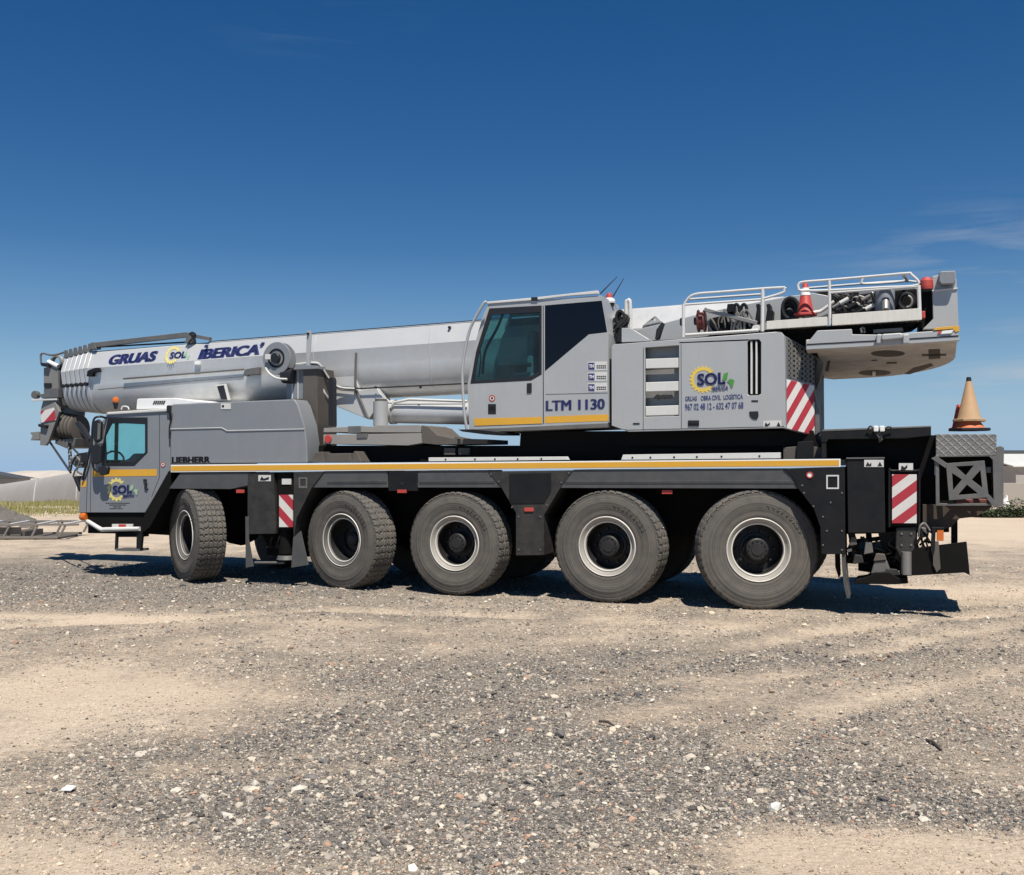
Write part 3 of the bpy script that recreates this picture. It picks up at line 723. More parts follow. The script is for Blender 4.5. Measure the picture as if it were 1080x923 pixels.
# axles and drive line under the frame
for px, py, th, kind in WH:
    u = L(px, py, .235)[0]
    MB().lathe([(0, -1.15), (.10, -1.15), (.11, -.4), (.22, -.25), (.27, 0), (.22, .25), (.11, .4), (.10, 1.15), (0, 1.15)], (u, MID, .745), n=20).build('axle', 'under', C)
    for s in (.6, 2.25): MB().tube([(u-.12, s, 1.3), (u-.1, s, .72)], .05, 10).build('suspension_cylinder', 'under', C)
MB().cyl((du(250), MID, .95), (du(800), MID, .95), .07, n=12).build('drive_shaft', 'under', C)
MB().box(du(425), du(580), .45, 1.2, .55, 1.15).build('air_tank', 'under', C, .05)

# mudguards and side panels
px_part('mudguard', 'fend', [(178, 515.5), (190, 499), (262, 498), (262, 512), (243, 516)], .02, .6)
px_part('mudguard', 'fend', [(328.5, 514.4), (342, 496.9), (408.4, 496.6), (409.5, 514.4)], .02, .6)
px_part('mudguard', 'fend', [(440, 514.4), (440, 496.4), (514, 496), (529, 514.4)], .02, .6)
px_part('mudguard', 'fend', [(590, 514.8), (605, 495.4), (826, 494.2), (835, 502), (842, 515.5)], .02, .6)
for a, c, y in ((345, 408, 508), (442, 522, 508), (596, 838, 508)):
    for k in (0, 1.7): MB().tube([P3(a, y+k, .016), P3(c, y+k-.3, .016)], .006, 6).build('mudguard_rib', 'fend', C)
b = px_part('step_box', 'slate', [(409.5, 518), (409.5, 496.8), (440, 496.5), (440, 518)], .0, .5)
MB().lathe([(0, 0), (.028, 0), (.03, .03)], P3(424, 510, -.006), n=16).build('fuel_cap', 'ink', b)
px_part('reflector', 'red', rc(419, 516.5, 428.5, 520), -.008, .02, bevel=.002)
px_part('reflector', 'red', rc(553, 535.5, 562.5, 539.5), -.008, .02, bevel=.002)
px_part('reflector', 'red', rc(698, 517, 709, 521), .05, .08, bevel=.002)
px_part('reflector', 'red', rc(249, 516.5, 257, 520), .012, .04, bevel=.002)
b = px_part('locker', 'speck', [(514.5, 497.4), (604.5, 496.2), (590, 516), (573.8, 543), (573.8, 585.5), (544, 586), (544, 541), (529, 515)], .01, .55)
px_part('locker_door', 'slate', [(537, 499.5), (581, 498.8), (581, 519), (574, 531), (540, 531.5), (537, 527)], .0, .02, b)
b = px_part('locker', 'speck', [(261, 563.5), (261, 498.4), (288.5, 498.2), (291, 563)], .02, .5)
px_part('warning_sticker', 'lite', rc(272.5, 501.2, 285.5, 507.6), .012, .019, b, 0)
px_part('pictogram', 'ink', [(274, 506.5), (276, 502.5), (278, 505), (283.5, 503), (283.5, 505.5), (279, 506.8)], .008, .014, b, 0)
b = px_part('locker', 'speck', [(309.6, 497.8), (342, 497.2), (328.5, 515), (313, 546), (309.5, 570)], .0, .5)
px_part('marker_frame', 'galv', rc(315, 503.5, 324, 515), -.006, .004, b, 0, [rc(316.5, 505, 322.5, 512.5)])
px_part('mud_flap', 'fend', [(258.5, 545), (262, 545), (262, 568), (267, 597.5), (259, 599)], .0, .025)
px_part('mud_flap', 'fend', [(309, 567), (317, 560), (325, 596), (307, 599)], .0, .025)
# front jack
t = px_part('outrigger_jack', 'under', [(292, 498), (309, 498), (309, 559), (292, 559)], .06, .4, bevel=.015)
px_part('hazard_board', 'hazf', rc(294.3, 522, 308.6, 556), .03, .05, t, .002)
px_part('warning_sticker', 'lite', rc(297.3, 505, 307, 511), .048, .058, t, 0)
MB().cyl(P3(302, 557, .22), P3(302, 584, .22), .12).build('cylinder', 'under', t)
MB().lathe([(0, 0), (.15, 0), (.13, .06), (.05, .08), (0, .08)], P3(302, 590, .22), 'z').build('foot', 'galv', t)
MB().cyl(P3(269, 593.5, .15), P3(300, 593.5, .15), .02, n=10).build('lower_bar', 'galv', t)
b = MB()
for k in range(7):
    a = random.uniform(286, 304); b.tube(smooth([P3(a, 560, .1+.03*k), P3(a-6+k*2, 570, .05+.03*k), P3(a+random.uniform(-8, 6), 578, .1)], 4), .012, 6)
b.build('hydraulic_hose', 'under', C)
MB().box(du(262), du(308), .5, 1.9, .42, 1.3).build('outrigger_box', 'under', C, .02)

# rear end -----------------------------------------------------------
b = px_part('rear_side_panel', 'slate', [(826, 494.3), (891, 492.2), (891.5, 584.6), (866.4, 584.6), (865, 556), (858, 536), (850, 526), (842, 515.6), (835, 502)], .0, .55)
px_part('marker_frame', 'lite', rc(871.5, 501, 884.8, 515.8), -.006, .006, b, 0, [rc(873, 502.5, 883.3, 514.3)])
b2 = MB().lathe([(0, -.004), (.042, -.004), (.042, .002)], P3(854, 501, -.002), n=24).build('round_sticker', 'white', b)
MB().lathe([(.028, -.008), (.042, -.008), (.042, .0), (.028, .0), (.028, -.008)], P3(854, 501, -.003), n=24).build('sticker_ring', 'red', b)
px_part('mud_flap', 'under', [(880.5, 584), (886, 584), (886.8, 606), (884.5, 610), (880.8, 598)], .3, .33)
MB().loft([[(*[L(x, y, .12)[0], .02, L(x, y, .12)[1]],), (L(x2, y, .12)[0], .02, L(x, y, .12)[1]), (L(x2, y, .12)[0], .55, L(x, y, .12)[1]), (L(x, y, .12)[0], .55, L(x, y, .12)[1])] for x, x2, y in ((888, 892, 584), (888.5, 892.5, 600), (890.5, 894, 617), (893.5, 896.5, 630))]).build('mud_flap', 'fend', C)
b = px_part('tool_cabinet', 'slate', [(893, 483.6), (932.6, 483.4), (933.8, 562), (894.3, 562.3)], .02, .6, bevel=.01)
px_part('cabinet_edge', 'galv', [(892.5, 484), (933, 483.6), (933, 482.2), (892.5, 482.6)], .005, .6, b, 0)
px_part('warning_sticker', 'lite', rc(911.5, 485, 932, 492.6), .012, .018, b, 0)
px_part('pictogram', 'ink', [(913, 491.5), (915, 487), (917, 490), (919, 488), (919, 491.5)], .008, .014, b, 0)
px_part('warning_triangle', 'ink', [(925.5, 491.5), (930.5, 491.5), (928, 487)], .008, .014, b, 0)
hd = px_part('rear_hood', 'slate', [(866, 466), (866, 455), (869, 453.6), (982, 449.6), (982, 459.5), (955, 462.5), (874, 463.5), (871, 467)], .05, 1.3, bevel=.008)
px_part('hood_edge', 'galv', [(866, 455), (869, 453), (982, 449), (982, 450.6), (869, 455)], .045, 1.31, hd, .003)
px_part('winch_bay', 'under', [(868, 486), (868, 461), (986, 459), (986, 556), (892, 556), (892, 487)], .35, 2.4)
px_part('bay_side', 'slate', [(866.3, 483), (866.3, 458), (871.5, 458), (871.5, 483)], .06, .4)
for k, x in enumerate((924, 930.5)):
    MB().box(L(x-2.6, 452, .02)[0], L(x+2.6, 452, .02)[0], -.05, .03, L(x, 455.5, .02)[1], L(x, 449.3, .02)[1]).build('work_lamp', 'white', C, .012)
MB().tube(smooth([P3(915, 453, .02), P3(918, 449.5, 0), P3(921, 452.5, 0), P3(928, 462, -.02), P3(933, 453, 0), P3(938, 450, 0), P3(941, 453, .02)], 5), .01, 6).build('lamp_cable', 'rope', C)
px_part('lamp_bracket', 'brown', [(925, 456), (930, 456), (931, 464), (927, 467)], .0, .03)
b = px_part('hazard_frame', 'under', rc(938.5, 497.5, 968.8, 555), .05, .35, bevel=.008)
px_part('hazard_board', 'haz', rc(940.8, 500.5, 966.8, 552), .035, .055, b, .003)
px_part('warning_sticker', 'lite', rc(948, 488.6, 963, 497), .03, .06, b, 0)
px_part('pictogram', 'ink', [(950, 496), (951, 491), (954, 493), (957, 490), (957, 493), (954, 496)], .025, .034, b, 0)
MB().tube(smooth([P3(938, 556, .04), P3(938, 498, .04), P3(941, 496.5, .04), P3(967, 496.5, .04), P3(969.5, 499, .04), P3(969.5, 556, .04)], 4), .013, 8).build('guard_rail', 'black', C)
t = px_part('outrigger_jack', 'speck', [(945, 556), (967.5, 555), (967.5, 578), (964, 584), (962, 589), (949, 589), (947, 583), (944, 578)], .08, .38, bevel=.02)
px_part('cylinder', 'speck', [(949, 589), (962, 589), (963, 599), (949, 600)], .14, .3, t, .02)
px_part('cylinder', 'galv', [(922, 592), (935, 591), (940, 604), (918, 606)], .10, .36, t, .02)
px_part('foot', 'under', [(900, 616), (903, 611.5), (914, 610), (922, 604), (938, 604), (948, 610), (957, 609), (958, 615.5), (944, 616.5)], .06, .55, t, .01)
b = px_part('outrigger_box', 'under', [(893, 578), (900, 584), (912, 586), (930, 583), (966, 560), (966, 600), (925, 605), (905, 602), (905, 594), (896, 594)], .4, 2.6, bevel=.01)
for k, q in enumerate(([(894, 562), (901, 562), (908, 586), (899, 588)], [(913, 562), (919, 562), (921, 585), (914, 588)], [(926, 562), (966, 558), (966, 576), (936, 586), (930, 578)], [(889, 583), (897, 588), (906, 590), (903, 595), (892, 594)], [(895, 570), (930, 566), (930, 570), (896, 574)])):
    px_part('outrigger_bracket', 'under' if k % 2 else 'speck', q, .3+.1*k, .42+.1*k, bevel=.006)
px_part('outrigger_bracket', 'galv', [(893, 580), (898, 578.5), (898.5, 581.5), (894, 583)], .1, .2)
px_part('tail_plate', 'under', [(949, 592), (966, 578), (1019.5, 571.3), (1023, 606.8), (1017, 604), (949, 608)], .06, .10, bevel=.006)
px_part('tail_post', 'under', rc(1003.5, 543, 1010, 574), .3, .42)
bb = MB(); rnd = random.Random(5)
for k in range(9):
    a, c = rnd.uniform(968, 984), rnd.uniform(556, 570)
    bb.tube(smooth([P3(a, c, .1), P3(a+rnd.uniform(-5, 7), c+rnd.uniform(2, 9), .05), P3(a+rnd.uniform(-4, 6), c+rnd.uniform(10, 16), .12)], 4), rnd.uniform(.009, .018), 6)
bb.build('hydraulic_hose', 'under', C)
MB().tube(smooth([P3(969, 566, .03), P3(970, 556, .0), P3(975, 552, .02), P3(981, 560, .02)], 5), .014, 6).build('hydraulic_hose', 'galv', C)
bb = MB(); rnd = random.Random(21)
for k in range(16):
    x, y = rnd.uniform(896, 960), rnd.uniform(566, 584)
    bb.tube(smooth([P3(x, y, .25), P3(x+rnd.uniform(-9, 9), y+rnd.uniform(2, 8), .2), P3(x+rnd.uniform(-12, 12), y+rnd.uniform(6, 16), .28), P3(x+rnd.uniform(-14, 14), y+rnd.uniform(10, 20), .35)], 4), rnd.uniform(.008, .02), 6)
bb.build('hydraulic_hose', 'speck', C)
for x, y, w, h, m in ((905, 590, 6, 5, 'speck'), (916, 578, 5, 7, 'galv'), (940, 604, 9, 4, 'speck'), (954, 601, 6, 4, 'galv'), (975, 585, 5, 9, 'speck'), (928, 588, 7, 4, 'brown'), (900, 571, 4, 5, 'brown'), (958, 594, 8, 5, 'speck'), (974, 562, 4, 6, 'galv')):
    px_part('jack_fitting', m, [(x-w, y+h), (x-w*.6, y-h), (x+w*.7, y-h*.8), (x+w, y+h*.7)], .08, .2, bevel=.008)
for x, y in ((951, 563), (961, 563), (951, 575), (961, 575)): MB().lathe([(0, -.01), (.014, -.01), (.016, 0)], P3(x, y, .079), n=8).build('bolt', 'galv', C)
MB().cyl(P3(956, 582, .06), P3(956, 606, .06), .06, n=16).build('jack_rod', 'steel', C)
px_part('tow_bracket', 'brown', [(984, 571), (990, 571), (992, 600), (988, 604), (984, 596)], .03, .06, bevel=.004)
px_part('tail_lamp', 'amber', rc(988, 558.5, 995.3, 570.5), .03, .09, bevel=.006)
px_part('lamp_shade', 'black', [(983, 556), (996, 556.4), (996, 558), (987, 558.5), (986, 580), (984, 588), (981.5, 580)], .02, .12)
for x, y in ((848, 520), (846, 512), (858, 534), (868, 545), (868, 575), (888, 560), (888, 520), (888, 580), (876, 530), (872, 560)):
    MB().lathe([(0, -.008), (.011, -.008), (.013, 0)], P3(x, y, -.001), n=8).build('bolt', 'galv', C)
for x, y in ((518, 500), (526, 508), (600, 499), (592, 509), (547, 545), (570, 545), (547, 580), (570, 580), (540, 535), (577, 533)):
    MB().lathe([(0, -.008), (.011, -.008), (.013, 0)], P3(x, y, .008), n=8).build('bolt', 'galv', C)
# crate with the tread plate lid
cr_ = px_part('rear_crate', 'galv', rc(987.3, 458, 1051, 481), .05, 1.25, bevel=.004)
cr_.data.materials[0] = M['tread']
uq0, uq1 = L(988, 500, .05)[0], L(1049, 500, .05)[0]
zq0, zq1 = L(1000, 532, .05)[1], L(1000, 481, .05)[1]
MB().box(uq0+.02, uq1-.02, .30, 1.22, zq0, zq1).build('crate_back', 'under', cr_)
px_part('frame', 'galv', [(986.5, 480.6), (1051, 479.4), (1051, 472), (1055, 470.5), (1059, 472), (1058, 531), (1053, 536), (1048, 533.5), (987, 533.6)], .05, .11, cr_, .004, [[(990.3, 482.2), (1043, 481.4), (1047, 485), (1048, 528), (1045, 531), (991, 531)]])
px_part('brace', 'galv', [(997.6, 488.8), (1038.4, 485.8), (1042.8, 524.6), (1001, 527.8)], .025, .045, cr_, .003, [[(1008, 492), (1027, 491), (1018.5, 501.5)], [(1004.2, 499), (1014.5, 505.8), (1005.2, 517)], [(1034, 496), (1036, 514.5), (1025, 506)], [(1010.5, 522.2), (1019.8, 511.3), (1031.5, 520.6)]])
px_part('strap', 'galv', [(982, 483.5), (987.5, 481), (1000, 489.5), (997.5, 494)], .03, .06, cr_, .003)
px_part('strap', 'galv', [(1038.5, 523.5), (1042.5, 521), (1052, 531), (1049, 536)], .03, .06, cr_, .003)
px_part('crate_contents', 'steel', rc(1040, 492, 1046, 499), .2, .5, cr_, .01)
px_part('crate_contents', 'darkred', rc(1008, 526, 1043, 531.5), .15, .5, cr_, .02)
px_part('side_plate', 'galv', [(1050.5, 534), (1050.5, 472), (1056.5, 470.5), (1058.8, 473), (1058.4, 531)], .11, 1.2, cr_, .004)
px_part('rear_underbody', 'rust', [(973, 532), (1047, 534), (1030, 545), (1012, 547), (1003, 556), (990, 560), (973, 556)], .2, 2.5)

# driver's cab -------------------------------------------------------
CV = .06
cab = [(112, 437.3), (178.5, 433.6), (179.5, 496), (153, 540.6), (83, 540.6), (84.5, 507), (92.5, 485), (97, 462)]
win = [(113.6, 440.8), (155.3, 440.8), (155.3, 477.6), (141.5, 491.3), (107.5, 491.3), (108.5, 467.7)]
dc = px_part('driver_cab', 'grey', cab, CV, CV+.05, holes=[win], bevel=.012)
pc = [L(*p, CV) for p in cab]; pw = [L(*p, CV) for p in win]
CW = 2.45
MB().prism(pc, CV+CW-.05, CV+CW, [pw]).build('far_side_wall', 'grey', dc, .012)
def strip(a, c, v0, v1, t=.03):       # sheet between two surveyed points, spanning the cab's width
    (u0, z0), (u1, z1) = L(*a, CV), L(*c, CV)
    d = Vector((u1-u0, z1-z0)).normalized(); nn = (d[1]*t, -d[0]*t)
    return MB().prism([(u0, z0), (u1, z1), (u1+nn[0], z1+nn[1]), (u0+nn[0], z0+nn[1])], v0, v1)
strip((112, 437.3), (178.5, 433.6), CV+.05, CV+CW-.05).build('roof', 'grey', dc)
strip((179, 434), (179.3, 496), CV+.05, CV+CW-.05, -.03).build('rear_wall', 'grey', dc)
strip((153, 540.6), (83, 540.6), CV+.05, CV+CW-.05, -.05).build('floor', 'under', dc)
strip((83, 540.4), (84.5, 507), CV+.05, CV+CW-.05, .03).build('front_panel', 'grey', dc)
strip((84.5, 507), (92.5, 485), CV+.05, CV+CW-.05, .03).build('front_panel', 'black', dc)
strip((92.5, 485), (111.5, 438), CV+.05, CV+CW-.05, .01).build('windscreen', 'cabglass', dc)
fr = px_part('window_frame', 'ink', win, CV-.004, CV+.02, dc, .003, [[(118, 446), (152.8, 447.6), (152.8, 477), (143.2, 486.6), (112, 488.7), (111, 460)]])
px_part('side_window', 'cabglass', [(117, 445), (153.5, 446.6), (153.5, 478), (143.5, 488), (111, 489.5), (110, 460)], CV+.006, CV+.012, dc, 0)
pg = [L(*p, CV) for p in win]
MB().prism(pg, CV+CW-.03, CV+CW-.024).build('side_window', 'cabglass', dc)
us, zs = L(140, 490, CV)
b = MB()
b.box(us-.12, us+.40, .45, 1.0, zs-.2, zs+.02); b.along([(.45, zs), (1.0, zs), (.95, zs+.26), (.5, zs+.26)], us+.28, us+.40)
b.build('driver_seat', 'teal', dc, .05)
MB().box(us-.7, us-.1, .2, 2.3, zs-.4, zs-.02).build('dashboard', 'inside', dc, .06)
a = (us-.12, .75, zs+.02)
MB().tube([(a[0]+.08*math.sin(k*.45)*.5, a[1]+.2*math.cos(k*.45), a[2]+.16*math.sin(k*.45)) for k in range(14)], .016, 6, True).build('steering_wheel', 'ink', dc)
px_part('seat_back', 'teal', [(126, 494), (129, 486), (135, 483), (139, 478), (144, 478.5), (149, 484), (151, 494)], .75, 1.2, dc, .05)
px_part('sun_visor', 'inside', [(112, 447), (113, 442), (156, 440), (156, 446)], 1.2, 1.25, dc)
px_part('far_pillar', 'inside', [(120, 492), (121, 440), (123.5, 440), (122.5, 492)], 1.9, 1.95, dc)
MB().tube([(L(120, 486, .8)[0]+.05*math.cos(k*.449), .8+.2*math.cos(k*.449), L(120, 486, .8)[1]+.17*math.sin(k*.449)) for k in range(14)], .018, 6, True).build('wheel_rim', 'ink', dc)
px_part('door_strip', 'yellow', [(97.3, 495.6), (165.2, 494.8), (165.2, 502), (97.3, 502.8)], CV-.003, CV+.001, dc, 0)
px_part('door_strip', 'yellow', [(85.6, 507.5), (91.3, 506.8), (90.6, 513.5), (85.3, 514)], CV-.003, CV+.001, dc, 0)
for q in ([(168.3, 437.5), (168.3, 503)], [(168.3, 503), (160, 524)], [(96, 492), (95.2, 540)], [(92.8, 486), (91, 540)]):
    MB().tube([P3(*p, CV-.0005) for p in q], .0045, 5).build('door_seam', 'ink', dc)
MB().box(L(151.7, 510, CV)[0], L(155, 510, CV)[0], CV-.02, CV, L(153, 508.2, CV)[1], L(153, 505.4, CV)[1]).build('door_handle', 'ink', dc, .004)
px_part('door_handle', 'ink', [(151.9, 509), (154.5, 509), (154.2, 514.5), (155.6, 515.5), (154.6, 517.5), (151.9, 516)], CV-.025, CV, dc, .006)
MB().lathe([(0, -.003), (.044, -.003), (.044, 0)], P3(172, 490, CV-.001), n=24).build('round_sticker', 'white', dc)
MB().lathe([(.030, -.006), (.044, -.006), (.044, 0), (.030, 0), (.030, -.006)], P3(172, 490, CV-.001), n=24).build('sticker_ring', 'red', dc)
MB().lathe([(0, -.006), (.014, -.006), (.014, 0)], P3(172, 490, CV-.001), n=12).build('sticker_mark', 'ink', dc)
# roof visor and lamps
px_part('roof_rail', 'lite', [(111.5, 437.6), (113, 434.8), (177, 430.6), (178, 433.8)], CV-.03, CV+CW+.03, dc, .012)
MB().box(L(176.4, 434, CV-.03)[0], L(181, 434, CV-.03)[0], CV-.06, CV+.08, L(178, 435.4, 0)[1], L(178, 427.4, 0)[1]).build('work_lamp', 'ink', C, .02)
MB().tube(smooth([P3(180.5, 434, .02), P3(181, 440, .01), P3(178.8, 450, .01), P3(178.6, 463, .01)], 5), .012, 6).build('lamp_cable', 'ink', C)
MB().tube(smooth([P3(128, 432, .3), P3(129, 429, .3), P3(132, 428.6, .3), P3(135, 429.5, .3), P3(136, 432, .3)], 4), .012, 6).build('grab_handle', 'lite', dc)
ac = px_part('air_conditioner', 'white', [(143.5, 432), (144.3, 421.3), (146, 420.5), (184, 419.8), (219, 424.6), (181, 428), (180, 431)], .12, 1.5, bevel=.012)
b = MB()
for k in range(6): b.px([(161+k*2.1, 426.6), (162.3+k*2.1, 426.6), (164+k*2.1, 422.7), (162.7+k*2.1, 422.7)], .114, .123)
b.build('vent_grille', 'slate', ac)
t = MB().lathe([(.05, 0), (.06, .02), (.062, .05), (.05, .085), (.03, .1), (0, .105)], P3(122, 425, .55), 'z', 20).build('beacon', 'amber', C)
MB().cyl(P3(122, 431.5, .55), P3(122, 424.8, .55), .025, .05, 14).build('beacon_foot', 'ink', t)
# mirrors
def slab_px(name, pts, v0, v1, parent, m='ink', bv=.02): return px_part(name, m, pts, v0, v1, parent, bv)
mr = slab_px('mirror', [(98, 444.5), (103, 442), (106.5, 445), (105.5, 465), (99.5, 467), (97.5, 462)], -.17, -.11, C)
slab_px('mirror_glass', [(103, 446), (106, 447), (105, 463), (102.4, 464)], -.173, -.08, mr, 'galv', .004)
mr = slab_px('mirror', [(97, 470), (103, 467.5), (106.5, 470), (105.5, 488), (99, 490), (96.5, 486)], -.17, -.11, C)
mr = slab_px('mirror', [(103, 492.5), (112, 491), (113.5, 494), (112, 500.5), (106, 501.5), (103, 498)], -.15, -.07, C)
MB().tube(smooth([P3(112, 441, .05), P3(105, 439.5, -.1), P3(98.5, 444, -.12), P3(96.8, 470, -.12), P3(97.5, 490, -.12), P3(102, 497, -.1), P3(108, 496, -.05)], 5), .018, 8).build('mirror_arm', 'ink', C)
MB().tube(smooth([P3(96.5, 463, .0), P3(93.5, 480, -.02), P3(90, 494, .0), P3(87, 506, .03)], 4), .02, 8).build('grab_rail', 'ink', C)
MB().tube([P3(82.5, 447, .3), P3(87, 452, .2), P3(95.5, 464.5, .05)], [.05, .06, .035], 10).build('mirror_bracket', 'ink', C)
mr = slab_px('mirror', [(75, 483), (82, 477.5), (90, 480), (88, 490), (80, 494), (75.5, 490)], .25, .6, C, 'galv', .03)
for q in ([(74.5, 497), (76, 489), (82, 480), (92, 478)], [(77, 503), (80, 495), (88, 491)], [(79, 480), (84, 486), (81, 496), (86, 500)]):
    MB().tube(smooth([P3(*p, .2) for p in q], 4), .016, 7).build('mirror_bracket', 'galv' if q[0][0] > 75 else 'ink', C)
slab_px('mirror', [(84, 480), (90, 476.5), (94, 479), (92, 487), (86, 488)], .1, .2, C)
slab_px('corner_guard', [(76.5, 503), (80, 502), (84, 514), (83, 519)], .12, .3, C, 'ink', .01)
# bumper, lamps, step
px_part('lower_front', 'under', [(92.5, 541), (156, 541), (148.5, 559.5), (148.5, 563), (92.5, 562.5)], .10, 2.4, bevel=.01)
px_part('wheel_arch', 'under', [(153, 541), (177.5, 497), (180, 497), (180, 516), (158, 556), (150, 562), (147, 558)], .04, .6, bevel=.008)
px_part('gearbox_cover', 'under', [(147, 541), (182, 500), (195, 520), (186, 565), (150, 563)], .65, 2.2)
MB().tube(smooth([P3(92, 551, .3), P3(93.5, 550.5, .06), P3(106.5, 558.2, .02), P3(112, 558.4, .02), P3(147.5, 557.8, .02)], 5), .036, 10).build('bumper_bar', 'lite', C)
b = px_part('marker_plate', 'lite', rc(118, 552.8, 139.5, 556.8), .05, .08, bevel=.002)
px_part('marker_lens', 'red', rc(125, 553, 132.5, 556.4), .043, .052, b, .002)
MB().lathe([(0, -.055), (.045, -.045), (.065, -.01), (.07, .03), (.06, .08), (0, .09)], P3(87.3, 545, .08), 'u', 24).build('indicator_lamp', 'amber', C)
b = MB().tube([P3(123.6, 561, .06), P3(122.8, 579.8, .06)], .028, 8).build('step_bracket', 'black', C)
px_part('step_bracket', 'black', [(144, 560), (150, 560), (148, 580.5), (143.5, 580.5)], .03, .09)
px_part('step_tread', 'galv', [(121.8, 581), (121.8, 578.6), (147, 579), (147, 581.4)], .02, .25, bevel=.003)
px_part('step_tread', 'under', [(123, 566.5), (123, 562), (148, 562), (148, 566.5)], .04, .25, bevel=.003)

# storage cover behind the cab
ec = px_part('engine_cover', 'grey', [(179.5, 489.3), (179.8, 430), (182, 426.2), (310.4, 421.1), (314, 427), (320.8, 448), (323.5, 467), (324, 488.2)], .03, .42, bevel=.02)
MB().tube([P3(*p, .027) for p in [(180, 452.7), (234, 451.4), (239.5, 454.6), (321, 452.8)]], .012, 6).build('crease_highlight', 'silver', ec)  # crease line coloured paler than the cover, a painted edge highlight
px_part('warning_sticker', 'lite', rc(233, 425.4, 243.2, 431.6), .022, .029, ec, 0)
MB().lathe([(0, -.005), (.022, -.005), (.022, 0)], P3(235.3, 428.5, .024), n=12).build('sticker_mark', 'ink', ec)
text('LIEBHERR', 'lettering', 'ink', ec, (181.2, 488.4), (221.8, 488.0), 6.4, .027, bold=.02, fat=.035)

# boom ---------------------------------------------------------------
BV = MID; HW = .47
(ua, za), (ub, zb) = L(94, 370, BV-.41), L(719, 320, BV-.41)
bs = (zb-za)/(ub-ua)
def btop(u): return za + (u-ua)*bs
ubt, zbt = L(411, 419.3, BV-.1)
BH = btop(ubt)-zbt
zbend = [L(92, 387, BV-HW), L(497, 361, BV-HW)]
TOPH = np.mean([btop(p[0])-p[1] for p in zbend])
def bsec(u, s=1.0, dz=0):
    half = [(.0, 0), (.28, 0), (.315, -.004), (.345, -.016), (.365, -.035), (HW, -TOPH), (HW-.045, -TOPH-.22)]
    n = 15; rz = BH-TOPH-.22
    for k in range(1, n+1):
        a = math.pi/2*k/n; half.append(((HW-.045)*math.cos(a)**.8 if k < n else 0, -TOPH-.22-rz*math.sin(a)))
    pts = half + [(-x, z) for x, z in half[-2:0:-1]]
    zc = btop(u)-BH*.5
    return [(u, BV - x*s, zc + (BH*.5+z)*s + dz) for x, z in pts]
ue = L(826, 330, BV-.41)[0]
bo = MB().loft([bsec(ua), bsec(ua+2), bsec(ua+5), bsec(ue)]).build('boom', 'boom', C, ang=11)
# collars of the telescoped sections
ucol = [L(x, 385, BV-.45)[0] for x in (94, 88.5, 83, 77.5, 72, 66.5, 61.5)]
for k in range(6):
    s = 1.03-.028*k; u1, u0 = ucol[k], ucol[k+1]; w = u1-u0
    o = MB().loft([bsec(u0+w*.18, s-.012), bsec(u0+w*.24, s), bsec(u0+w*.92, s), bsec(u0+w*.98, s-.012)]).build('boom_collar', 'boom', C, ang=20)
    MB().loft([bsec(u0-w*.1, s-.055), bsec(u0+w*.3, s-.055)]).build('inner_section', 'slate', o)
    p = Vector((u0+w*.55, BV-.38*s, btop(u0)-BH*.5+BH*.5*s))
    MB().prism([(p.x-.05, p.z-.02), (p.x+.05, p.z-.02), (p.x+.02, p.z+.12), (p.x-.03, p.z+.12)], p.y, p.y+.03).build('guide_fin', 'galv', o, .004)
    p = Vector((u0+w*.5, BV-.475*s, btop(u0)-BH*.5-.05))
    MB().cyl(p, p+Vector((0, .06, 0)), .035, n=10).build('guide_pin', 'ink', o)
for a, c, r in (((103, 411), (257, 397), .008), ((130, 399.5), (257, 389.6), .016)):
    MB().tube([P3(a[0], a[1], BV-HW-.002), P3(c[0], c[1], BV-HW-.002)], r, 6).build('boom_seam', 'galv', bo)
MB().tube([P3(330, 405, BV-.46), P3(380, 409.8, BV-.46), P3(493, 404.5, BV-.46)], .012, 6).build('boom_cable', 'ink', C)
px_part('rope_guide', 'slate', [(92, 391), (100, 388), (104, 388), (104.5, 392), (98, 393), (97, 397), (91, 397)], BV-.52, BV-.44, bevel=.008)
px_part('rope_guide', 'galv', [(256, 396), (258, 389.5), (273, 387), (273, 395), (262, 395.5), (259, 397)], BV-.54, BV-.46, bevel=.008)
px_part('boom_hatch', 'ink', [(228.5, 407), (236, 406.3), (240, 420.5), (233, 421.4)], BV-.47, BV-.42)
px_part('hatch_frame', 'lite', [(226.5, 406.4), (237.5, 404.8), (241.8, 421.6), (240, 422), (236, 406.3), (227.5, 407.6)], BV-.48, BV-.44, bevel=.003)
px_part('cable_clip', 'white', rc(205, 381, 210.5, 384.6), BV-.5, BV-.46, bevel=.004)
TILT = (HW-.365)/(TOPH-.035)
def platev(px, py):
    u, z = L(px, py, BV-HW+.02); return BV-HW+TILT*(z-(btop(u)-TOPH))-.002
text('GRUAS', 'lettering', 'navy', bo, (113.6, 384.8), (164.6, 380.2), 10.2, platev(139, 382.5), tilt=TILT, bold=.03, shear=.15, fat=.05)
text('IBERICA', 'lettering', 'navy', bo, (208.3, 378.9), (273.5, 373.4), 10.4, platev(240, 376.2), tilt=TILT, bold=.03, shear=.12, fat=.05)
px_part('letter_accent', 'navy', [(273.5, 365), (276, 361), (278, 361), (276, 365)], BV-.44, BV-.40, bo, 0)
px_part('letter_accent', 'navy', [(215, 366.6), (216, 363.8), (218, 363.6), (217.4, 366.4)], BV-.45, BV-.40, bo, 0)
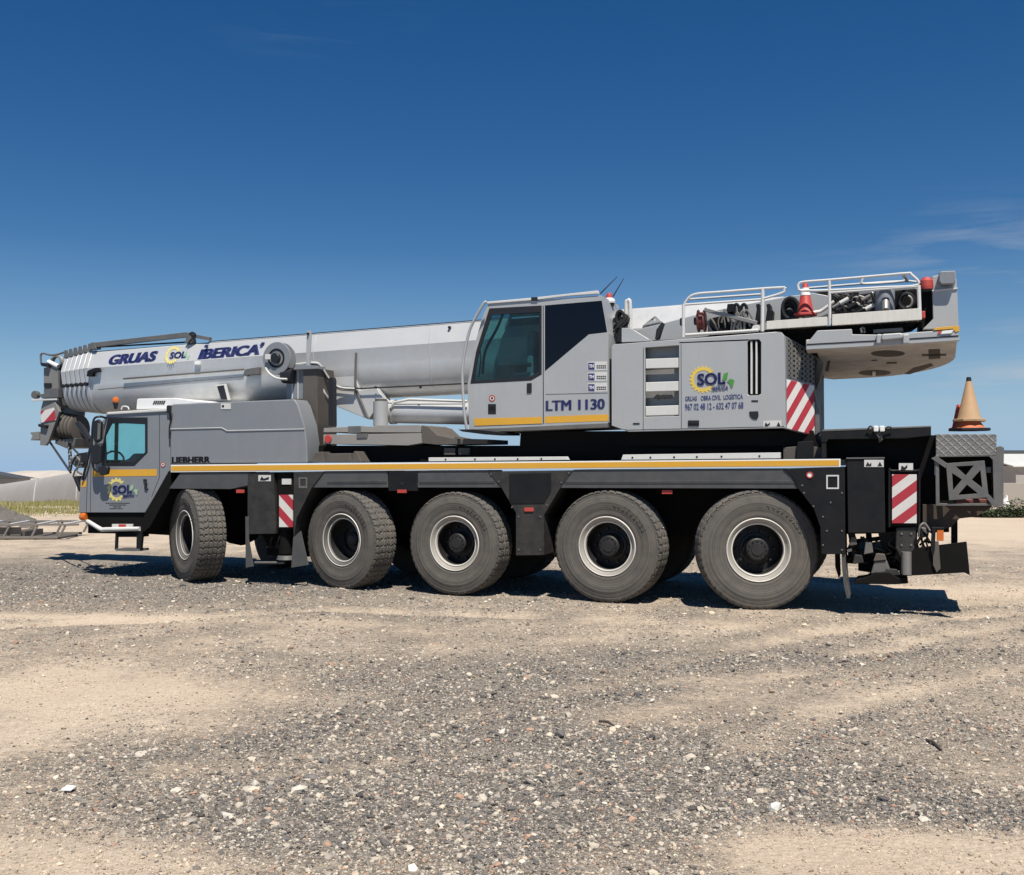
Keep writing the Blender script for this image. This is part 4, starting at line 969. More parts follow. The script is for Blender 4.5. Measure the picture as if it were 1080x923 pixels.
def emblem(cx, cy, rpx, v, tilt, m1, m2, a0, a1, teeth, tscale=1.0, sub=True):
    u0, z0 = L(cx, cy, v); r = (L(cx+rpx, cy, v)[0]-u0)
    b = MB(); n = teeth*4; pts_o, pts_i = [], []
    for k in range(n+1):
        a = a0+(a1-a0)*k/n; ro = r*(1.0 if (k % 4) < 2 else .86)
        pts_o.append((u0+ro*math.cos(a), z0+ro*math.sin(a))); pts_i.append((u0+r*.66*math.cos(a), z0+r*.66*math.sin(a)))
    f = lambda o: (lambda p: (p[0], v+tilt*(p[1]-z0)+o, p[1]))
    for k in range(n):
        q = [pts_o[k], pts_o[k+1], pts_i[k+1], pts_i[k]]
        for o in (-.003,): b.bm.faces.new([b.bm.verts.new(f(o)(p)) for p in q])
    bmesh.ops.remove_doubles(b.bm, verts=b.bm.verts, dist=1e-5)
    g = bmesh.ops.extrude_face_region(b.bm, geom=b.bm.faces[:])
    for q in g['geom']:
        if isinstance(q, bmesh.types.BMVert): q.co.y += .004
    e = b.build('emblem', m1, C)
    vt = lambda y: v + tilt*(L(cx, y, v)[1]-z0)-.006
    text('SOL', 'lettering', 'navy', e, (cx-rpx*.45*tscale, cy+rpx*.42), (cx+rpx*1.75*tscale, cy+rpx*.42-rpx*.06*2), rpx*.82, vt(cy+rpx*.42), tilt=tilt, bold=.018, fat=.02)
    if sub: text('IBERICA', 'small_lettering', 'navy', e, (cx+rpx*.62, cy+rpx*.82), (cx+rpx*1.8, cy+rpx*.72), rpx*.28, vt(cy+rpx*.8), tilt=tilt, bold=.02, shear=.2)
    for P in ([(1.62, .02), (1.75, -.42), (2.1, -.52), (2.02, -.1), (1.8, .1)], [(2.02, .12), (2.3, -.06), (2.62, .06), (2.5, .5), (2.38, .62), (2.25, .3)]):
        q = [L(cx+x*rpx*.93*tscale, cy+y*rpx, v) for x, y in P]
        MB().loops(q, (), lambda p: (p[0], v+tilt*(p[1]-z0)-.009, p[1]), lambda p: (p[0], v+tilt*(p[1]-z0)-.004, p[1])).build('leaf', m2, e)
    return e
emblem(182, 374.6, 8.2, platev(182, 374.6), TILT, 'palesun', 'palegreen', R(30), R(325), 18, .95, False)
emblem(123, 516.5, 10.2, CV-.001, 0, 'palesun', 'palegreen', R(42), R(318), 11, .92)
for k, (x0, x1) in enumerate(((111.5, 136.5), (115, 132.5), (119.5, 127.5), (115.5, 129.5))):
    bb = MB(); x = x0; rnd = random.Random(k)
    while x < x1:
        w = rnd.uniform(.5, 1.6); bb.px(rc(x, 530.3+k*1.9, min(x+w, x1), 531.2+k*1.9), CV-.003, CV+.001); x += w+.5
    bb.build('small_lettering', 'slate', dc)
for x, y0, y1 in ((330, 372, 404), (452, 364, 405)):
    u = L(x, y0, BV-HW)[0]; sec = bsec(u)
    MB().tube([(p[0], p[1]-.001, p[2]) for p in sec if p[1] < BV-.2][1:-1], .006, 5).build('weld_seam', 'boom', bo)
MB().lathe([(0, -.02), (.02, -.02), (.024, .0), (.024, .02)], P3(474, 345.4, BV-.415), n=12).build('bolt', 'ink', bo)
# jib bars on top of the boom
a, c, d = P3(97, 364.5, BV-.36), P3(198, 353.2, BV-.36), P3(222, 357.6, BV-.36)
def bar(p, q, w, h, name, m, parent=C, bv=.006):
    p, q = Vector(p), Vector(q); t = (q-p).normalized(); n = Vector((0, 1, 0)); up = n.cross(t)*-1
    r = [[x+n*w*i+up*h*j for i, j in ((-.5, -.5), (.5, -.5), (.5, .5), (-.5, .5))] for x in (p, q)]
    return MB().loft(r).build(name, m, parent, bv)
bar(a, c, .08, .085, 'jib_bar', 'galv'); bar(c, d, .08, .06, 'jib_bar', 'galv'); bar(P3(100, 366.4, BV-.3), P3(196, 361, BV-.3), .05, .025, 'jib_bar', 'slate')
for q in (97, 198): px_part('jib_bracket', 'galv', [(q-3, (368.5 if q < 150 else 362)), (q+4, (368 if q < 150 else 361.4)), (q+2.5, (361 if q < 150 else 350.8)), (q-1, (361.4 if q < 150 else 351))], BV-.42, BV-.28)
MB().tube(smooth([P3(200, 352, BV-.42), P3(203, 350.8, BV-.42), P3(206, 353, BV-.42), P3(202, 358, BV-.42), P3(198, 362.5, BV-.42)], 4), .016, 7).build('jib_hose', 'ink', C)
MB().tube([P3(220, 360.4, BV-.36), P3(530, 335.8, BV-.36)], .008, 6).build('hoist_rope', 'rope', C)

# boom head
hdv = BV-.32
bh = px_part('boom_head', 'head', [(46, 388), (60.5, 385), (62, 430), (60, 441), (52, 447), (42.5, 446), (43, 431), (46, 420)], hdv, hdv+.06, bevel=.008)
MB().px([(46, 388), (60.5, 385), (62, 430), (60, 441), (52, 447), (42.5, 446), (43, 431), (46, 420)], hdv+.58, hdv+.64).build('cheek_plate', 'head', bh, .008)
px_part('cheek_arm', 'head', [(43, 431), (58, 424), (62.5, 434), (51, 466), (48, 470), (42, 469.5), (42.5, 455)], hdv-.06, hdv, bh, .008)
px_part('head_block', 'galv', [(47, 389), (60, 388), (60, 428), (48, 430)], hdv+.08, hdv+.56, bh, .02)
px_part('head_block', 'ink', rc(46, 404, 52.5, 408.5), hdv-.05, hdv+.02, bh, .01)
px_part('head_block', 'ink', [(42, 382.5), (50, 383), (50.5, 387.5), (43, 386)], hdv-.08, hdv+.2, bh, .012)
px_part('hazard_board', 'hazh', [(42.6, 434), (56.5, 430), (58.5, 443), (43.2, 446)], hdv-.075, hdv-.06, bh, .002)
px_part('head_bracket', 'ink', [(40, 447), (49, 448.4), (48, 452), (40, 450)], hdv-.12, hdv+.02, bh, .01)
px_part('head_bracket', 'head', [(31.5, 456), (40.5, 455.2), (41, 463.5), (32, 464.5), (34, 460)], hdv, hdv+.5, bh, .006)
px_part('head_bar', 'lite', [(33, 421), (60, 419.8), (60, 422), (33, 423)], hdv-.07, hdv-.02, bh, .004)
MB().lathe([(0, -.06), (.07, -.06), (.08, -.02), (.07, .03), (0, .03)], P3(38.5, 416.6, hdv), n=18).build('head_lamp', 'galv', bh)
px_part('head_bracket', 'galv', [(47, 411), (61, 409), (61, 419.5), (44, 420), (40, 416), (47, 415)], hdv-.08, hdv+.1, bh, .01)
cs = P3(62.5, 449, hdv+.25); ce = P3(85, 450, hdv+.25)
for k in range(6):
    w = (ce.x-cs.x)/6
    MB().lathe([(0, 0), (.22, 0), (.25, w*.1), (.24, w*.3), (.215, w*.42), (.215, w*.58), (.24, w*.7), (.25, w*.9), (.22, w), (0, w)], (cs.x+w*k, cs.y, cs.z-.012*k), 'u', 36).build('sheave', 'brown', bh)
px_part('sheave_carrier', 'galv', [(60, 428), (88, 434), (86, 446), (80, 462), (70, 468), (59, 466), (61, 445)], hdv+.66, hdv+.72, bh, .01)
px_part('sheave_carrier', 'galv', [(58, 464), (80, 462), (78, 472), (70, 473), (58, 468)], hdv+.1, hdv+.6, bh, .01)
MB().lathe([(.1, 0), (.13, 0), (.14, .02), (.12, .04), (.14, .06), (.13, .08), (.1, .08), (.1, 0)], P3(58.5, 382, hdv+.1), n=32).build('top_sheave', 'head', bh)
MB().tube([P3(51, 381.5, hdv), P3(61.5, 386.5, hdv)], .04, 10).build('sheave_arm', 'white', bh)
MB().tube(smooth([P3(43.5, 383, hdv), P3(43, 375, hdv), P3(45.5, 372.8, hdv), P3(53, 374.5, hdv), P3(60, 374, hdv), P3(68, 371.5, hdv)], 5), .018, 8).build('rope_guard', 'galv', bh)
# lattice post carrying the boom, with hose reel
px_part('boom_rest', 'grey', [(302, 421), (302, 392), (306, 388), (320, 388), (320, 421)], .55, 1.0)
px_part('boom_rest', 'brown', [(319.5, 482), (319.5, 389), (334.5, 388), (335, 470), (332, 486)], .5, 1.1, bevel=.01)
for x in (307.5, 313.5): px_part('rest_rib', 'lite', rc(x, 390, x+1, 421), .54, .56)
px_part('reel_bracket', 'silver', [(322.5, 387.8), (323.4, 349.4), (327, 348.6), (327.4, 352), (325.8, 387.8)], .47, .52)
px_part('reel_bracket', 'grey', [(309, 390), (312, 384), (335, 385.8), (335, 389)], .45, .7)
MB().lathe([(0, -.02), (.02, -.02), (.02, .02)], P3(325, 352.2, .46), n=12).build('bracket_bolt', 'ink', C)
rl = MB().lathe([(.06, 0), (.255, 0), (.262, .012), (.255, .025), (.16, .03), (.16, .15), (.255, .155), (.262, .165), (.255, .178), (.06, .18)], P3(291.5, 377.8, .40), n=48).build('hose_reel', 'grey', C)
MB().lathe([(0, -.06), (.07, -.06), (.085, -.04), (.085, .01)], P3(291.5, 377.8, .40), n=24).build('hub', 'ink', rl)
MB().lathe([(.125, -.008), (.14, -.012), (.155, -.008), (.14, 0), (.125, -.008)], P3(291.5, 377.8, .40), n=40).build('ring', 'slate', rl)
px_part('plate_sticker', 'lite', rc(279.5, 373.5, 285, 379), .33, .345, rl, .002)
MB().tube(smooth([P3(280, 388, .38), P3(284, 394, .38), P3(292, 399, .38), P3(303, 400, .4)], 4), .018, 7).build('hose', 'lite', rl)
MB().cyl(P3(300, 396, .52), P3(311, 396.5, .52), .13, n=20).build('motor', 'ink', rl)
for dv, m, off in ((0, 'lite', 0), (.05, 'ink', 2.2), (.1, 'galv', 4)):
    MB().tube(smooth([P3(308, 385+off, .6+dv), P3(330, 382.5+off, .55+dv), P3(338, 385.5+off, .6+dv), P3(347, 399+off, .75+dv), P3(357, 408+off*.6, BV-.5), P3(374, 410+off*.5, BV-.48)], 6), .016, 7).build('hose', m, C)
MB().tube(smooth([P3(336, 398, .7), P3(341, 412, .7), P3(346, 420, .8)], 5), .02, 7).build('hose', 'lite', C)
px_part('stake', 'ink', [(346.3, 449), (346.3, 400), (348, 397.5), (350.5, 397.8), (351.6, 401), (352, 449)], .35, .45)
# boom foot bracket and luffing cylinder
px_part('luffing_bracket', 'boom', [(334, 396), (373, 392), (379, 412), (397, 408), (404, 421), (399, 428), (388.5, 442.5), (352, 427.5), (341, 424)], BV-.40, BV-.2, bevel=.01)
MB().tube([P3(375.5, 372, BV-.475), P3(374.7, 417, BV-.42)], .018, 8).build('bracket_weld', 'galv', bo)
MB().tube([P3(376, 412, BV-.42), P3(388, 441, BV-.42)], .02, 8).build('bracket_weld', 'galv', bo)
for x in (396.5, 443.5): MB().lathe([(0, -.012), (.02, -.012), (.02, .01)], P3(x, 408.6, BV-.46), n=10).build('bolt', 'ink', bo)
px_part('cylinder_lug', 'boom', [(388, 415), (402, 412), (412, 425), (410, 440), (400, 444), (392, 436)], BV-.24, BV-.14, bevel=.01)
p, q = P3(412, 434.5, BV-.2), P3(560, 436.8, BV-.2); t = (q-p).normalized()
lc = MB().tube([p-t*.06, p+t*.02, p+t*.06, q], [.11, .17, .182, .182], 32).build('luffing_cylinder', 'boom', C)
MB().tube([P3(412, 430, BV-.4), P3(416, 424.5, BV-.4), P3(432, 421.3, BV-.42), P3(493, 423.4, BV-.42)], .022, 8).build('cylinder_pipe', 'lite', lc)
MB().tube([p+t*.02, p+t*.09], [.20, .20], 32).build('cylinder_collar', 'boom', lc)
o = MB().cyl(P3(401.5, 449.5, .9), P3(401.5, 423.5, .9), .118).build('support_post', 'silver', C)
MB().cyl(P3(401.5, 428.5, .9), P3(401.5, 421, .9), .09).build('post_head', 'brown', o)
# outrigger pads stowed on the deck
b = px_part('stowed_pad', 'pad', [(341, 456), (341.4, 451.7), (368, 450), (396, 449.8), (398, 448.6), (443, 448.2), (444, 449.5), (444, 456.3)], .25, 1.2, bevel=.006)
px_part('stowed_pad', 'pad', [(341, 468.3), (341, 458.5), (444, 457), (444.5, 467.5), (430, 470)], .22, 1.2, bevel=.006)
px_part('pad_tail', 'brown', [(444.6, 448.6), (452, 450.5), (461, 459), (478, 462.5), (514, 463.4), (514, 468.2), (461, 469.2), (444.6, 467.5)], .24, 1.1, bevel=.006)
px_part('pad_strap', 'galv', [(367, 449.5), (380, 449.3), (380, 456.8), (367, 457)], .235, .5)
px_part('pad_strap', 'galv', [(376, 457.4), (388, 457.3), (387, 462), (376, 462.4)], .205, .5)
MB().lathe([(0, -.012), (.06, -.012), (.065, .01)], P3(346, 463, .21), n=16).build('reflector', 'red', C)
px_part('deck_block', 'brown', [(329, 488), (332, 477), (340, 476.5), (342, 488)], .05, .5, bevel=.01)
px_part('deck_block', 'brown', [(342, 488), (345, 478.5), (369, 478), (371, 488)], .1, .5, bevel=.01)
px_part('deck_block', 'brown', [(371, 488), (373, 476), (376, 476), (381, 487.5)], .05, .5, bevel=.01)
px_part('deck_bay', 'under', [(336, 488), (336, 470), (866, 470), (866, 484)], .35, 2.4)
b = px_part('deck_rail', 'lite', [(452, 486.8), (452, 482.6), (597, 481.6), (599, 485.2)], .06, .16, bevel=.004)
b2 = px_part('deck_rail', 'lite', [(655, 485.2), (657, 479.6), (823, 477.3), (823, 483.6)], .06, .16, bevel=.004)
for o, xs_ in ((b, (470, 501, 522, 546, 571)), (b2, (667, 686, 711, 735, 761, 801))):
    for x in xs_:
        MB().lathe([(0, -.004), (.014, -.004), (.014, .004)], P3(x, 481.7-(x-655)*.012+1.2 if x > 600 else 484.6-(x-470)*.006, .06), n=10).build('bolt_hole', 'ink', o)
for x, y in ((474, 474), (489, 474)): px_part('deck_fitting', 'brown', rc(x-6, y-1.5, x+6, y+6), .3, .5, bevel=.008)

# superstructure ---------------------------------------------------------
px_part('turntable', 'under', [(548, 470), (549, 455), (858, 454), (861, 470), (861, 476)], .35, 2.5)
MB().lathe([(.9, -.2), (1.02, -.2), (1.02, .12), (.9, .12), (.9, -.2)], (L(700, 470, 1.4)[0], MID, L(700, 470, 1.4)[1]), 'z', 64).build('slew_ring', 'under', C)
px_part('ballast_frame', 'brown', [(826, 488), (826, 472), (850, 470), (866, 472), (868, 488)], .25, 1.5)
px_part('ballast_block', 'slate', [(840, 484), (841, 466), (858, 465), (858, 484)], .2, .6)
# operator's cab
OV, OW = .10, .95
oc_o = [(495, 453.8), (493, 405.7), (499.8, 366.7), (509.5, 332), (515, 320.6), (634.3, 311.6), (641.6, 351.5), (642, 444.7), (640, 448), (499.5, 454.2)]
dwin = [(516, 325.4), (571.2, 322.3), (571.2, 395), (560, 401.4), (496, 404.8), (502, 371)]
rwin = [(574.6, 322.2), (634.6, 317.2), (640.3, 350.6), (621, 352.8), (574.6, 391.8)]
oc = px_part('operator_cab', 'silver', oc_o, OV, OV+.04, holes=[dwin, rwin], bevel=.012)
po = [L(*p, OV) for p in oc_o]
MB().prism(po, OV+OW-.04, OV+OW, [[L(*p, OV) for p in dwin]]).build('far_side_wall', 'silver', oc, .012)
def ostrip(a, c, name, m, t=.03):
    (u0, z0), (u1, z1) = L(*a, OV), L(*c, OV); d = Vector((u1-u0, z1-z0)).normalized(); nn = (d[1]*t, -d[0]*t)
    return MB().prism([(u0, z0), (u1, z1), (u1+nn[0], z1+nn[1]), (u0+nn[0], z0+nn[1])], OV+.04, OV+OW-.04).build(name, m, oc)
ostrip((515, 320.6), (634.3, 311.6), 'roof', 'silver'); ostrip((634.3, 311.6), (641.6, 351.5), 'rear_wall', 'silver'); ostrip((641.6, 351.5), (642, 446), 'rear_wall', 'silver')
ostrip((499.5, 454), (640, 448), 'floor', 'under', -.04); ostrip((493, 405.7), (499.8, 366.7), 'windscreen', 'opglass', .01); ostrip((499.8, 366.7), (515, 321.5), 'windscreen', 'opglass', .01)
ostrip((496, 453), (493.3, 406), 'front_panel', 'silver')
px_part('window_frame', 'ink', dwin, OV-.004, OV+.02, oc, .003, [[(518.5, 332), (568.6, 329.3), (568.6, 392.6), (557, 398.3), (499.5, 401.6), (505, 372)]])
px_part('door_window', 'opglass', [(517.5, 330), (570, 327.3), (570, 393), (558, 400), (498, 403), (504, 371)], OV+.006, OV+.012, oc, 0)
px_part('rear_window', 'blackglass', rwin, OV+.004, OV+.02, oc, .003)
MB().prism([L(*p, OV) for p in dwin], OV+OW-.026, OV+OW-.02).build('far_window', 'opglass', oc)
us, zs = L(548, 392, OV)
b = MB(); b.box(us-.2, us+.3, .32, .8, zs-.16, zs+.0); b.along([(.34, zs-.1), (.78, zs-.1), (.74, zs+.5), (.66, zs+.62), (.46, zs+.62), (.38, zs+.5)], us-.0, us+.14)
b.build('operator_seat', 'seat', oc, .05)
b = MB(); b.box(us-.22, us+.12, .2, .3, zs+.08, zs+.14); b.box(us-.22, us+.12, .82, .92, zs+.08, zs+.14); b.build('control_console', 'inside', oc, .02)
MB().tube(smooth([P3(509, 395, .5), P3(512, 370, .5), P3(525, 345, .5), P3(532, 326, .5)], 5), .022, 7).build('window_pillar', 'ink', oc)
MB().tube(smooth([P3(505, 398, .3), P3(507, 380, .3), P3(506, 360, .3), P3(512, 335, .3)], 5), .012, 7).build('wiper', 'ink', oc)
px_part('cab_strip', 'yellow', [(499.8, 441.4), (571.4, 439.8), (571.4, 446.7), (500.6, 449.2)], OV-.003, OV+.001, oc, 0)
px_part('cab_strip', 'yellow', [(574.6, 439.4), (641.6, 437), (641.6, 444), (574.6, 446.4)], OV-.003, OV+.001, oc, 0)
for q in ([(572.9, 322.5), (573.1, 447)], [(500.5, 449.6), (572, 447.2)], [(575.5, 416), (641, 414.5)]):
    MB().tube([P3(*p, OV-.0005) for p in q], .006 if q[0][1] < 420 and q[0][1] != 416 else .003, 5).build('panel_seam', 'ink' if q[0][1] < 400 or q[0][0] < 520 else 'slate', oc)
px_part('door_handle', 'ink', [(555.5, 404.3), (560.6, 404), (560.6, 414.4), (555.5, 414.8)], OV-.014, OV, oc, .005)
MB().lathe([(0, -.003), (.047, -.003), (.047, 0)], P3(519, 420, OV-.001), n=24).build('round_sticker', 'white', oc)
MB().lathe([(.032, -.006), (.047, -.006), (.047, 0), (.032, 0), (.032, -.006)], P3(519, 420, OV-.001), n=24).build('sticker_ring', 'red', oc)
MB().lathe([(0, -.006), (.018, -.006), (.018, 0)], P3(519, 420, OV-.001), n=12).build('sticker_mark', 'ink', oc)
px_part('info_plate', 'ink', rc(514.7, 426.2, 523, 436.8), OV-.004, OV, oc, 0)
px_part('info_plate_line', 'slate', rc(515.6, 429, 522, 432.5), OV-.007, OV-.003, oc, 0)
for k, y in enumerate((381.6, 392.8, 404.2)):
    px_part('label_sticker', 'lite', [(619.8, y+9.3), (640.2, y+8.7), (640.2, y-.4), (619.8, y+.2)], OV-.003, OV, oc, 0)
    px_part('label_icon', 'navy', rc(620.4, y+1, 627, y+8.3), OV-.006, OV-.002, oc, 0)
    text('TH', 'label_lettering', 'white', oc, (621.3, y+6.2), (626.2, y+6), 3.2, OV-.0065, bold=.03, th=.003)
    bb = MB()
    for j in range(2):
        x = 629.2
        while x < 638: bb.px(rc(x, y+3.6+j*2.2, x+1.5, y+4.8+j*2.2), OV-.006, OV-.002); x += 2.1
    bb.build('label_line', 'slate', oc)
text('LTM 1130', 'lettering', 'navy', oc, (575.6, 433.2), (638, 431.2), 10.6, OV-.003, fat=.045)
px_part('sill', 'galv', [(497, 455.6), (500, 452.6), (641, 446.2), (641, 451), (500, 456.5)], OV-.02, OV+OW, oc, .006)
px_part('footboard', 'slate', [(483, 453), (499, 452.8), (532, 456.2), (532, 458.5), (512, 458.4), (487, 455.2)], -.05, OV+.5, bevel=.006)
MB().tube(smooth([P3(513, 318.5, -.02), P3(510, 320.5, -.03), P3(501, 336, -.03), P3(494, 353, -.03), P3(488, 386, -.03), P3(488.3, 415, -.03), P3(490, 438, -.03), P3(492.5, 453, -.01)], 6), .021, 10).build('door_handrail', 'silver', C)
px_part('roof_rail', 'lite', [(514.6, 320.4), (512.5, 318.3), (563, 313.8), (626, 306.8), (630.6, 306.4), (631.4, 309.8), (600, 312), (563, 316.6)], OV-.02, OV+.03, bevel=.006)
px_part('rail_clamp', 'ink', rc(560, 313.4, 567, 317), OV-.025, OV+.035)
t = MB().lathe([(.085, 0), (.09, .03), (.075, .06), (.05, .075), (0, .08)], P3(642.5, 320, .6), 'z', 24).build('beacon', 'white', C)
MB().lathe([(.045, 0), (.045, .05), (.03, .085), (0, .09)], P3(642.5, 315.4, .6), 'z', 20).build('beacon_lens', 'red', t)
MB().lathe([(.07, 0), (.075, .03), (.085, .06)], P3(642.5, 323, .6), 'z', 20).build('beacon_foot', 'ink', t)
MB().tube([P3(633, 310, .7), P3(651, 291.8, .7)], [.01, .004], 6).build('antenna', 'ink', C)
MB().tube([P3(646.5, 313, .7), P3(658, 293.5, .7)], [.01, .004], 6).build('antenna', 'ink', C)
# machinery house
HV = .08
ho_o = [(645, 449), (644.8, 366), (647, 363.3), (818, 350), (824, 350.4), (827.3, 354), (828.6, 451.5), (663, 455.4)]
lv = rc(680.3, 364.8, 716, 439.6); slot = [(788.5, 416), (788.2, 361), (790, 358.4), (800.5, 358), (802.6, 361), (802.6, 415.4), (800, 416.8), (790, 417)]
lv = [(680.3, 439.8), (716, 438.8), (716, 364.3), (680.3, 366.8)]
ho = px_part('machinery_house', 'silver', ho_o, HV, HV+.05, holes=[lv, slot], bevel=.016)
p0 = [L(*p, HV) for p in ho_o]
uh0, uh1 = p0[0][0], p0[6][0]; zt0, zt1 = p0[2][1], p0[3][1]; zb0, zb1 = p0[0][1], p0[6][1]
MB().prism(p0, .30, 2.6).build('house_core', 'slate', ho)
MB().prism([(uh0, zt0-.06), (uh1-.05, zt1-.07), (uh1-.05, zt1-.005), (uh0+.02, zt0-.005)], HV+.05, .95).build('house_roof', 'silver', ho, .01)
MB().prism([(uh0, zb0), (uh1, zb1), (uh1, zb1+.05), (uh0, zb0+.1)], HV+.05, .4).build('house_floor', 'slate', ho)
MB().prism([(uh0, zb0), (uh0+.03, zb0), (uh0+.03, zt0-.03), (uh0, zt0-.03)], HV+.05, .4).build('house_end', 'silver', ho)
px_part('louvre_recess', 'steel', lv, HV+.14, HV+.16, ho, 0)
for y0, y1 in ((378.6, 388.8), (403.3, 413.2), (428.6, 438.6)):
    px_part('louvre_slat', 'lite', [(680.8, y1), (715.6, y1-.9), (715.6, y0-1.2), (680.8, y0)], HV+.012, HV+.05, ho, .008)
bb = MB(); rnd = random.Random(2)
for k in range(6): bb.tube(smooth([P3(690+k*3, 420, HV+.12), P3(692+k*3+rnd.uniform(-2, 2), 417, HV+.1), P3(694+k*3, 421+rnd.uniform(-3, 1), HV+.12)], 4), .013, 6)
bb.build('louvre_hose', 'galv', ho)
px_part('slot_back', 'slate', slot, HV+.1, HV+.12, ho, 0)
for x in (791.5, 796.8): px_part('slot_bar', 'lite', rc(x, 359.5, x+1.8, 415.5), HV+.02, HV+.1, ho, .003)
px_part('latch_handle', 'ink', rc(725.5, 443.4, 737.2, 449.6), HV-.012, HV+.01, ho, .004); px_part('latch_bar', 'slate', rc(726.5, 446.2, 736.4, 447.6), HV-.018, HV-.01, ho, .002)
px_part('lock', 'ink', [(790, 434), (799.6, 433.6), (800, 439), (798.5, 442.6), (794, 442.2), (790.6, 439)], HV-.012, HV+.01, ho, .008)
px_part('warning_sticker', 'lite', [(805, 450.8), (824, 450.2), (824, 443.4), (805, 444)], HV-.003, HV+.001, ho, 0)
px_part('pictogram', 'ink', [(806.4, 449.6), (807.4, 445.4), (809.6, 447.8), (812, 445.6), (812, 448), (809, 449.8)], HV-.007, HV-.002, ho, 0)
px_part('warning_triangle', 'ink', [(819, 449.6), (823.2, 449.4), (821, 445)], HV-.007, HV-.002, ho, 0)
for x, y in ((671, 447), (796, 423)): px_part('hinge', 'slate', rc(x-3.5, y-.8, x+3.5, y+.8), HV-.006, HV+.002, ho, .001)
emblem(741.5, 400.3, 14.6, HV-.001, 0, 'sun', 'green', R(38), R(318), 16, .93)
text('GRUAS', 'lettering', 'navy', ho, (722.7, 423.1), (735, 422.6), 4.8, HV-.002, bold=.012, th=.003)
text('OBRA CIVIL', 'lettering', 'navy', ho, (739.2, 422.4), (760.2, 421.6), 4.8, HV-.002, bold=.012, th=.003)
text('LOGÍSTICA', 'lettering', 'navy', ho, (763.2, 421.5), (783.4, 420.6), 4.8, HV-.002, bold=.012, th=.003)
text('967 02 48 12 - 632 47 07 68', 'lettering', 'navy', ho, (722.5, 432.7), (784, 430.8), 6.6, HV-.002, bold=.014, th=.003)
for q in ([(718.3, 363), (718.6, 452.5)], [(678.6, 367), (678.4, 454)], [(647, 452), (663, 453.6), (827, 449.8)]):
    MB().tube([P3(*p, HV-.0005) for p in q], .0035, 5).build('panel_seam', 'slate', ho)
# chamfered rear corner: grille above, striped panel below
def chamfer(yA0, yA1, yB0, yB1, name, m, off=0, bv=.004):
    (u0, z0), (_, z1) = L(828.2, yA1, HV), L(828.2, yA0, HV); vb = .42+off
    (u2, z2), (_, z3) = L(859.2, yB1, vb), L(859.2, yB0, vb)
    return MB().loops([(u0+(.02 if off else 0), HV+.01+off+(.02 if off else 0), z0), (u2, vb, z2), (u2, vb, z3), (u0+(.02 if off else 0), HV+.01+off+(.02 if off else 0), z1)], (), lambda p: p, lambda p: (p[0]-.03, p[1]+.03, p[2])).build(name, m, C, bv)
ch = chamfer(354, 452, 371, 460, 'corner_panel', 'grey')
o = chamfer(356, 398, 372, 405.5, 'corner_grille', 'mesh', -.006, 0); o.parent = ch
o = chamfer(400, 451.6, 407, 459, 'corner_stripes', 'hazc', -.008, 0); o.parent = ch
(u2, z2), (_, z3) = L(859.2, 460, .42), L(859.2, 371, .42)
MB().box(u2-.04, u2, .43, 2.4, z2, z3).build('rear_wall', 'slate', ch)
MB().prism([(u2, z2), (u2+.06, z2+.05), (u2+.06, z3-.75), (u2, z3-.55)], .44, .7).build('corner_post', 'galv', ch, .01)
bb = MB()
for k in range(5): bb.tube(smooth([P3(858+k, 374+k*2, .5), P3(862+k*1.5, 384, .6), P3(858+k, 396+k*3, .7), P3(857, 412, .7)], 5), .018, 7)
bb.build('hydraulic_hose', 'galv', C)
# rear ballast slab, seen from below
sv = .12
def slabp(x, y, v, zo=0): u, z = L(x, y, v); return (u, v, z+zo)
q = [L(*p, sv) for p in [(850, 369.6), (1011.5, 359.6)]]
zb_ = lambda u: q[0][1] + (u-q[0][0])*(q[1][1]-q[0][1])/(q[1][0]-q[0][0])
uL, uRr = q[0][0], q[1][0]
outl = [(uL, sv), (uRr-.06, sv), (uRr-.02, sv+.02)] + [(uRr+.02-1.15*(1-math.cos(a)), 1.35+1.37*math.sin(a)) for a in [k*math.pi/2/14 for k in range(15)]] + [(uL+.2, 2.72), (uL+.02, 2.5)]
b = MB(); n = len(outl)
low = [(u, v, zb_(u)-.075*(v-sv)) for u, v in outl]; hi = [(u, v, zb_(u)+.14) for u, v in outl]
sl = b.loft([low, hi]).build('counterweight', 'slab', C, .012)
px_part('ballast_side', 'silver', [(850, 369.2), (850, 363.4), (862, 348.6), (898.5, 347), (899, 352.6), (924, 352.9), (958.5, 351), (1009.3, 347.3), (1011.5, 354), (1012.3, 359.4), (927, 365)], sv-.06, sv+.02, sl, .01)
MB().tube([P3(851, 363.4, sv-.061), P3(926, 359.4, sv-.061)], .008, 6).build('side_seam', 'slate', sl)
MB().tube([P3(958, 357.6, sv-.061), P3(1011, 354.2, sv-.061)], .008, 6).build('side_seam', 'slate', sl)
for a, c in ((924, 930), (952, 959)): px_part('latch_block', 'silver', [(a, 363), (a, 352.5), (c, 352), (c, 362.6)], sv-.13, sv, sl, .02)
px_part('latch_bar', 'silver', [(929, 358.5), (930, 352.2), (950, 350.8), (953, 352.6), (952, 357), (934, 359)], sv-.16, sv-.05, sl, .03)
MB().tube(smooth([P3(909, 351, sv-.02), P3(908, 346.5, sv-.02), P3(911, 346, sv), P3(912, 351, sv)], 4), .014, 7).build('lifting_eye', 'galv', sl)
px_part('cover_plate', 'galv', [(921, 347.5), (952, 345.4), (953, 349.6), (921, 351.6)], sv+.05, sv+.5, sl)
px_part('corner_strip', 'yellow', [(984, 348.6), (987, 345.6), (1011.5, 343.4), (1012, 349), (1008, 350.5), (1005, 346.8)], sv-.07, sv+.02, sl, .003)
px_part('corner_strip', 'white', [(992, 352.4), (994, 349), (1006, 347.8), (1003.5, 351.6)], sv-.075, sv+.0, sl, .003)
